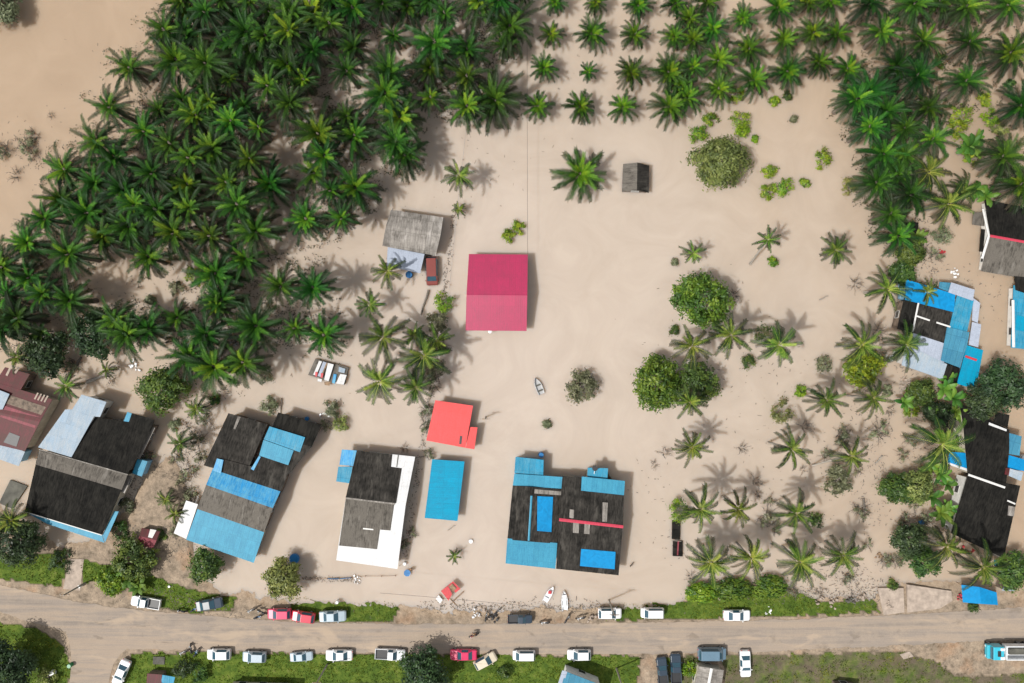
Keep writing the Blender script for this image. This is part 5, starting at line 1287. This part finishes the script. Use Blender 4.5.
# drums, tanks, small things
def drum(px, py, label, mat, r=.35, hh=.7, z=0, name='water_drum'):
    mb = MB(); mb.tube([(0, 0, 0), (0, 0, .05), (0, 0, hh / 2 - .03), (0, 0, hh / 2), (0, 0, hh / 2 + .03), (0, 0, hh - .05), (0, 0, hh)], [r * .94, r, r, r * 1.05, r, r, r * .9], 16)
    o = mb.build(name, M[mat], loc=P(px, py, z), smooth=False); tag(o, label, 'drum'); return o
drum(541, 454, 'blue drum behind the top left awning of the patchwork house', 'blueplastic', .42, 1.4)
drum(409.5, 275, 'blue drum below the white awning of the grey roofed house', 'blueplastic', .55, .9)
drum(307.5, 418.5, 'blue drum above the black roof between house and shrubs', 'blueplastic', .35, .6)
drum(295, 558, 'bright blue drum above the olive shore tree', 'blueplastic', .8, .6)
drum(405, 563, 'white drum at the corner of the white edged roof', 'whitepaint', .28, .6)
drum(471, 541, 'small white drum floating left of the patchwork house', 'whitepaint', .35, .35)
drum(920.5, 522, 'small blue drum between trees at the right', 'blueplastic', .4, .5)
drum(1021, 457, 'white tank beside the black house at the right edge', 'whitepaint', .45, .9)
drum(952, 449, 'white ball shaped float near the big coconut palm', 'whitepaint', .2, .3)
drum(54, 672, 'white drum on the lower left lawn', 'whitepaint', .45, .7, .4)
drum(72, 664, 'green bin at the edge of the side road', 'greenplastic', .35, .9, .4)
drum(338, 601, 'white marker drum on the verge above the silver sedan', 'whitepaint', .25, .8, .2)
drum(82, 585, 'white marker post drum beside the footpath', 'whitepaint', .25, .9, .4)
drum(170, 586, 'small white drum on the left verge edge', 'whitepaint', .2, .4, .3)
# rubbish
def heap(px, py, label, mat, n=9, s=.8, seed=0, z=0):
    rg = random.Random(seed); mb = MB()
    for _ in range(n): mb.box((rg.gauss(0, s * .4), rg.gauss(0, s * .4), rg.uniform(0, .3)), (rg.uniform(.2, .6) * s, rg.uniform(.15, .5) * s, rg.uniform(.1, .4)), rg.uniform(0, 3), rg.uniform(.5, .9))
    o = mb.build('rubbish_heap', M[mat], loc=P(px, py, z), bevel=.03); tag(o, label, 'rubbish')
for i, (x, y, l, mt, s, z) in enumerate([(134, 366, 'white rubbish bag pile near the dark round tree at left', 'whitepaint', 1.1, 0), (953, 274, 'white sacks above the bright blue roof', 'whitepaint', 1.0, 0), (887, 484, 'white object stranded left of the trees at right', 'whitepaint', .7, 0), (484, 611, 'grey rubbish pile at the shore left of the black pickup', 'concrete', 1.3, .1),
        (492, 617, 'dark rubbish pile beside the black pickup', 'black', 1.2, .3), (476, 614, 'pale rubbish pile on the shore', 'whitepaint', .9, .2), (357, 579, 'white rubbish at the fence corner below the white roof', 'whitepaint', .9, 0), (592, 617, 'pale rock pile left of the white hatchback', 'concrete', 1, .4),
        (768, 611.5, 'white rubbish on the long green verge', 'whitepaint', .8, .3), (706, 596, 'orange crate in the verge shrubs', 'board', .8, .3), (722, 598, 'grey rubble in the verge shrubs', 'concrete', 1.0, .3), (324, 415, 'white jumble of boxes above the right corner of the black roof', 'whitepaint', 1.0, 0),
        (887, 90 + 470, 'brown rubbish near the silt bank', 'board', .9, .1), (879, 556, 'rusty scrap on the silt bank at the lower right', 'board', .9, 0), (960, 597, 'pink bundle at the left of the blue shelter', 'pinkcap', .7, .4), (884, 142, 'white sheet in the right palm belt', 'lilac_sheet', .8, 2), (888, 606, 'pale rubble beside the cracked pad', 'concrete', 1.0, .4), (970, 551, 'red cloth bundle beside the black house', 'redpaint', .9, 1.2),
        (820, 600, 'grey stones along the right shore, left pile', 'concrete', 1.0, .2), (833, 602, 'grey stones along the right shore, middle pile', 'concrete', 1.1, .2), (850, 600, 'grey stones along the right shore, third pile', 'concrete_dark', 1.1, .2), (862, 597, 'grey stones along the right shore, right pile', 'concrete', 1.0, .2), (905, 528, 'white rubbish beside the tree at right', 'whitepaint', .7, 0), (913, 516, 'grey rubbish above the blue drum', 'concrete', .8, 0),
        (205, 412, 'white scrap among bushes left of the black roofs', 'whitepaint', .7, 0), (186, 424, 'grey scrap in the bushes between the left houses', 'concrete', .8, 0), (942, 252, 'red and white scrap below the grey shrub', 'redpaint', .7, 0), (1008, 208, 'white scrap beside the upper right house', 'whitepaint', .5, 0), (234, 342, 'grey tin scrap in the grove shade', 'steel', 1.4, 0), (891, 357, 'pale rubbish beside the patchwork house at right', 'whitepaint', 1, 0), (905, 382, 'grey rubble below the pale roof corner', 'concrete', 1.2, 0)]):
    heap(x, y, l, mt, 9, s, i, z)
# black box in the right palm belt
h = House('tarpaulin_shelter', 'small black tarpaulin box at the foot of the right palm belt', 912, 227, 5, 'shelter')
h.block([(904, 222, 1.6), (905, 233, 1.6)], [(918.5, 222.5, 1.6), (918, 233.5, 1.6)], ['black_sheet'], 'wall_wood', inset=.1, wins=False)

# logs
def log(x0, y0, x1, y1, r, label, mat='bark_grey', z=.15):
    a = P(x0, y0, 0); b_ = P(x1, y1, 0); mb = MB(); d = b_ - a
    mb.tube([(0, 0, z), d * .33 + Vector((.08, .05, z + .05)), d * .66 + Vector((0, .1, z)), d + Vector((0, 0, z))], [r, r * .9, r * .8, r * .6], 7)
    o = mb.build('fallen_log', M[mat], loc=a); tag(o, label, 'log')
log(87, 382, 113, 373, .3, 'pale fallen trunk above the pale blue roof at left'); log(69, 378, 82, 357, .3, 'dark fallen trunk beside the shaggy tree at left', 'twig'); log(429, 290, 421, 315, .22, 'dark floating log left of the sunken fence', 'twig'); log(863, 498, 863, 522, .2, 'straight dark pole standing in the lower right water', 'twig')
log(819, 300, 828, 296, .1, 'thin floating stick near the right palm belt'); log(875, 463, 882, 456, .15, 'small log near the brown silt at right'); log(1008, 165, 1024, 160, .12, 'thin stick at the right edge by the palms'); log(630, 566, 634, 562, .14, 'short dark stick right of the patchwork house', 'twig')
log(193, 503, 197, 492, .18, 'short black pole left of the sky blue roof', 'twig'); log(282, 398, 281, 414, .12, 'black post above the black roofed house', 'twig')
log(448, 530, 456, 525, .07, 'thin branch below the cyan roof')

# sunken wire fence beside the coral roof (posts and wires)
fn = empty('wire_fence', P(440, 330, 0)); tag(fn, 'sunken post and wire fence running down from the palms to the coral roof', 'fence'); fo = fn.location
FP = [(466, 130), (463, 160), (459, 195), (456, 225), (453, 255), (450, 285), (446, 315), (440, 345), (433, 375), (428, 405), (422, 440), (418, 455), (410, 500), (404, 540), (400, 565)]
prev = None
for x, y in FP:
    a = P(x, y, 0) - fo; mb = MB(); mb.tube([a + Vector((0, 0, -.8)), a + Vector((.03, 0, .5))], .06, 5); mb.build('post', M['twig'], fn)
    if prev is not None:
        mb = MB(); mb.tube([prev + Vector((0, 0, .38)), (prev + a) / 2 + Vector((0, 0, .3)), a + Vector((0, 0, .38))], .02, 4); mb.build('wire', M['steel'], fn)
    prev = a
fn = empty('yard_fence', P(330, 580, 0)); tag(fn, 'low yard fence with blue panels below the white edged roof', 'fence'); fo = fn.location
prev = None
for i, (x, y) in enumerate([(303, 577.5), (318, 577.5), (328, 578), (340, 578), (352, 577), (366, 575.5), (382, 575.5), (396, 575)]):
    a = P(x, y, 0) - fo; mb = MB(); mb.tube([a + Vector((0, 0, -.8)), a + Vector((0, 0, .6))], .06, 5); mb.build('post', M['board'], fn)
    if prev is not None:
        c = (prev + a) / 2; d = a - prev
        mb = MB(); mb.box((c.x, c.y, .3), (d.length - .15, .05, .4 if i in (3, 4) else .07), math.atan2(d.y, d.x)); mb.build('rail' if i not in (3, 4) else 'panel', M['blueplastic' if i in (3, 4) else 'board'], fn)
    prev = a
# utility poles and cables
def pole(px, py, hh, label, z=0):
    p = P(px, py, 0); r = empty('utility_pole', (p.x, p.y, z)); tag(r, label, 'pole', None)
    mb = MB(); mb.tube([(0, 0, -.5), (0, 0, hh)], [.16, .1], 9); mb.build('shaft', M['bark_grey'], r)
    mb = MB(); mb.box((0, 0, hh - .4), (1.5, .1, .1)); mb.build('crossarm', M['board'], r)
    for k in (-.6, 0, .6):
        mb = MB(); mb.tube([(k, 0, hh - .35), (k, 0, hh - .18)], [.05, .035], 8); mb.build('insulator', M['whitepaint'], r)
    return Vector((p.x, p.y, z + hh - .2))
a1 = pole(609, 600, 7, 'utility pole at the shore above the white hatchback', 0)
a2 = pole(616, 667, 7, 'utility pole on the lower verge beside the teal grey roof', .4)
a3 = pole(87, 582, 6, 'utility pole beside the footpath at the left lawn', .4)
a4 = pole(328, 663, 7, 'utility pole on the lower verge below the white sedan', .4)
a5 = pole(486, 417, 3.5, 'thin lone pole standing in water right of the coral roof', 0)
def cable(p0, p1, sag, label, r=.02):
    c = (p0 + p1) / 2; pts = [p0.lerp(p1, k / 14) - c - Vector((0, 0, sag * 4 * (k / 14) * (1 - k / 14))) for k in range(15)]
    mb = MB(); mb.tube(pts, r, 4); o = mb.build('overhead_cable', M['black'], loc=c); tag(o, label, 'cable')
cable(a4, a2, 1.0, 'overhead cable between the two poles below the road')
cable(P(527, -10, 4), P(527.6, 254, 3.2), .3, 'thin overhead cable running straight down to the crimson roof', .022)
cable(P(380, 593, 6), a1, .5, 'thin overhead cable above the shore toward the pole by the hatchback')
# aerial mast with dish at patchwork house
r = empty('antenna_mast', P(592, 470, 0)); tag(r, 'thin mast with a round dark dish above the patchwork house', 'antenna')
mb = MB(); mb.tube([(0, 0, -.5), (0, 0, 3.4)], .05, 6); mb.build('mast', M['whitepaint'], r)
mb = MB(); mb.tube([(0, 0, 3.35), (0, 0, 3.5), (0, 0, 3.55)], [.08, .36, .46], 14); mb.build('dish', M['black'], r, loc=(.1, .9, 0))
mb = MB(); mb.tube([(0, 0, 3.3), (.1, .9, 3.36)], .05, 6); mb.build('arm', M['whitepaint'], r)

# ------------------------------------------------------------------ camera, light, world
cd = bpy.data.cameras.new('camera'); cam = bpy.data.objects.new('camera', cd); col.objects.link(cam)
cam.location = (0, 0, H); cam.rotation_euler = (0, 0, 0)
cd.sensor_width = 36; cd.lens = 36 * 726 / 1024; cd.clip_end = 3000
bpy.context.scene.camera = cam
EL = 57.6; AZ = math.atan2(-.394, -.919)     # direction towards the sun
sd = bpy.data.lights.new('sun', 'SUN'); sun = bpy.data.objects.new('sun', sd); col.objects.link(sun)
sd.energy = 4.3; sd.angle = R(.6); sd.color = (1, .965, .91)
dirv = Vector((math.cos(AZ) * math.cos(R(EL)), math.sin(AZ) * math.cos(R(EL)), math.sin(R(EL))))
sun.rotation_euler = dirv.to_track_quat('Z', 'Y').to_euler()
wd = bpy.data.worlds.new('World'); bpy.context.scene.world = wd; wd.use_nodes = True
nt = wd.node_tree; hsv = nt.nodes.new('ShaderNodeHueSaturation'); hsv.inputs['Saturation'].default_value = .15; sky = nt.nodes.new('ShaderNodeTexSky'); sky.sky_type = 'NISHITA'; sky.sun_disc = False
sky.sun_elevation = R(EL); sky.sun_rotation = PI / 2 - AZ; sky.air_density = 1.2; sky.dust_density = 1.5
bg = nt.nodes['Background']; nt.links.new(sky.outputs[0], hsv.inputs['Color']); nt.links.new(hsv.outputs[0], bg.inputs[0]); bg.inputs[1].default_value = .14
sc_ = bpy.context.scene
sc_.view_settings.view_transform = 'Standard'; sc_.view_settings.look = 'None'; sc_.view_settings.exposure = .11; sc_.view_settings.gamma = 1
print('palms', NP, 'objects', len(bpy.data.objects))
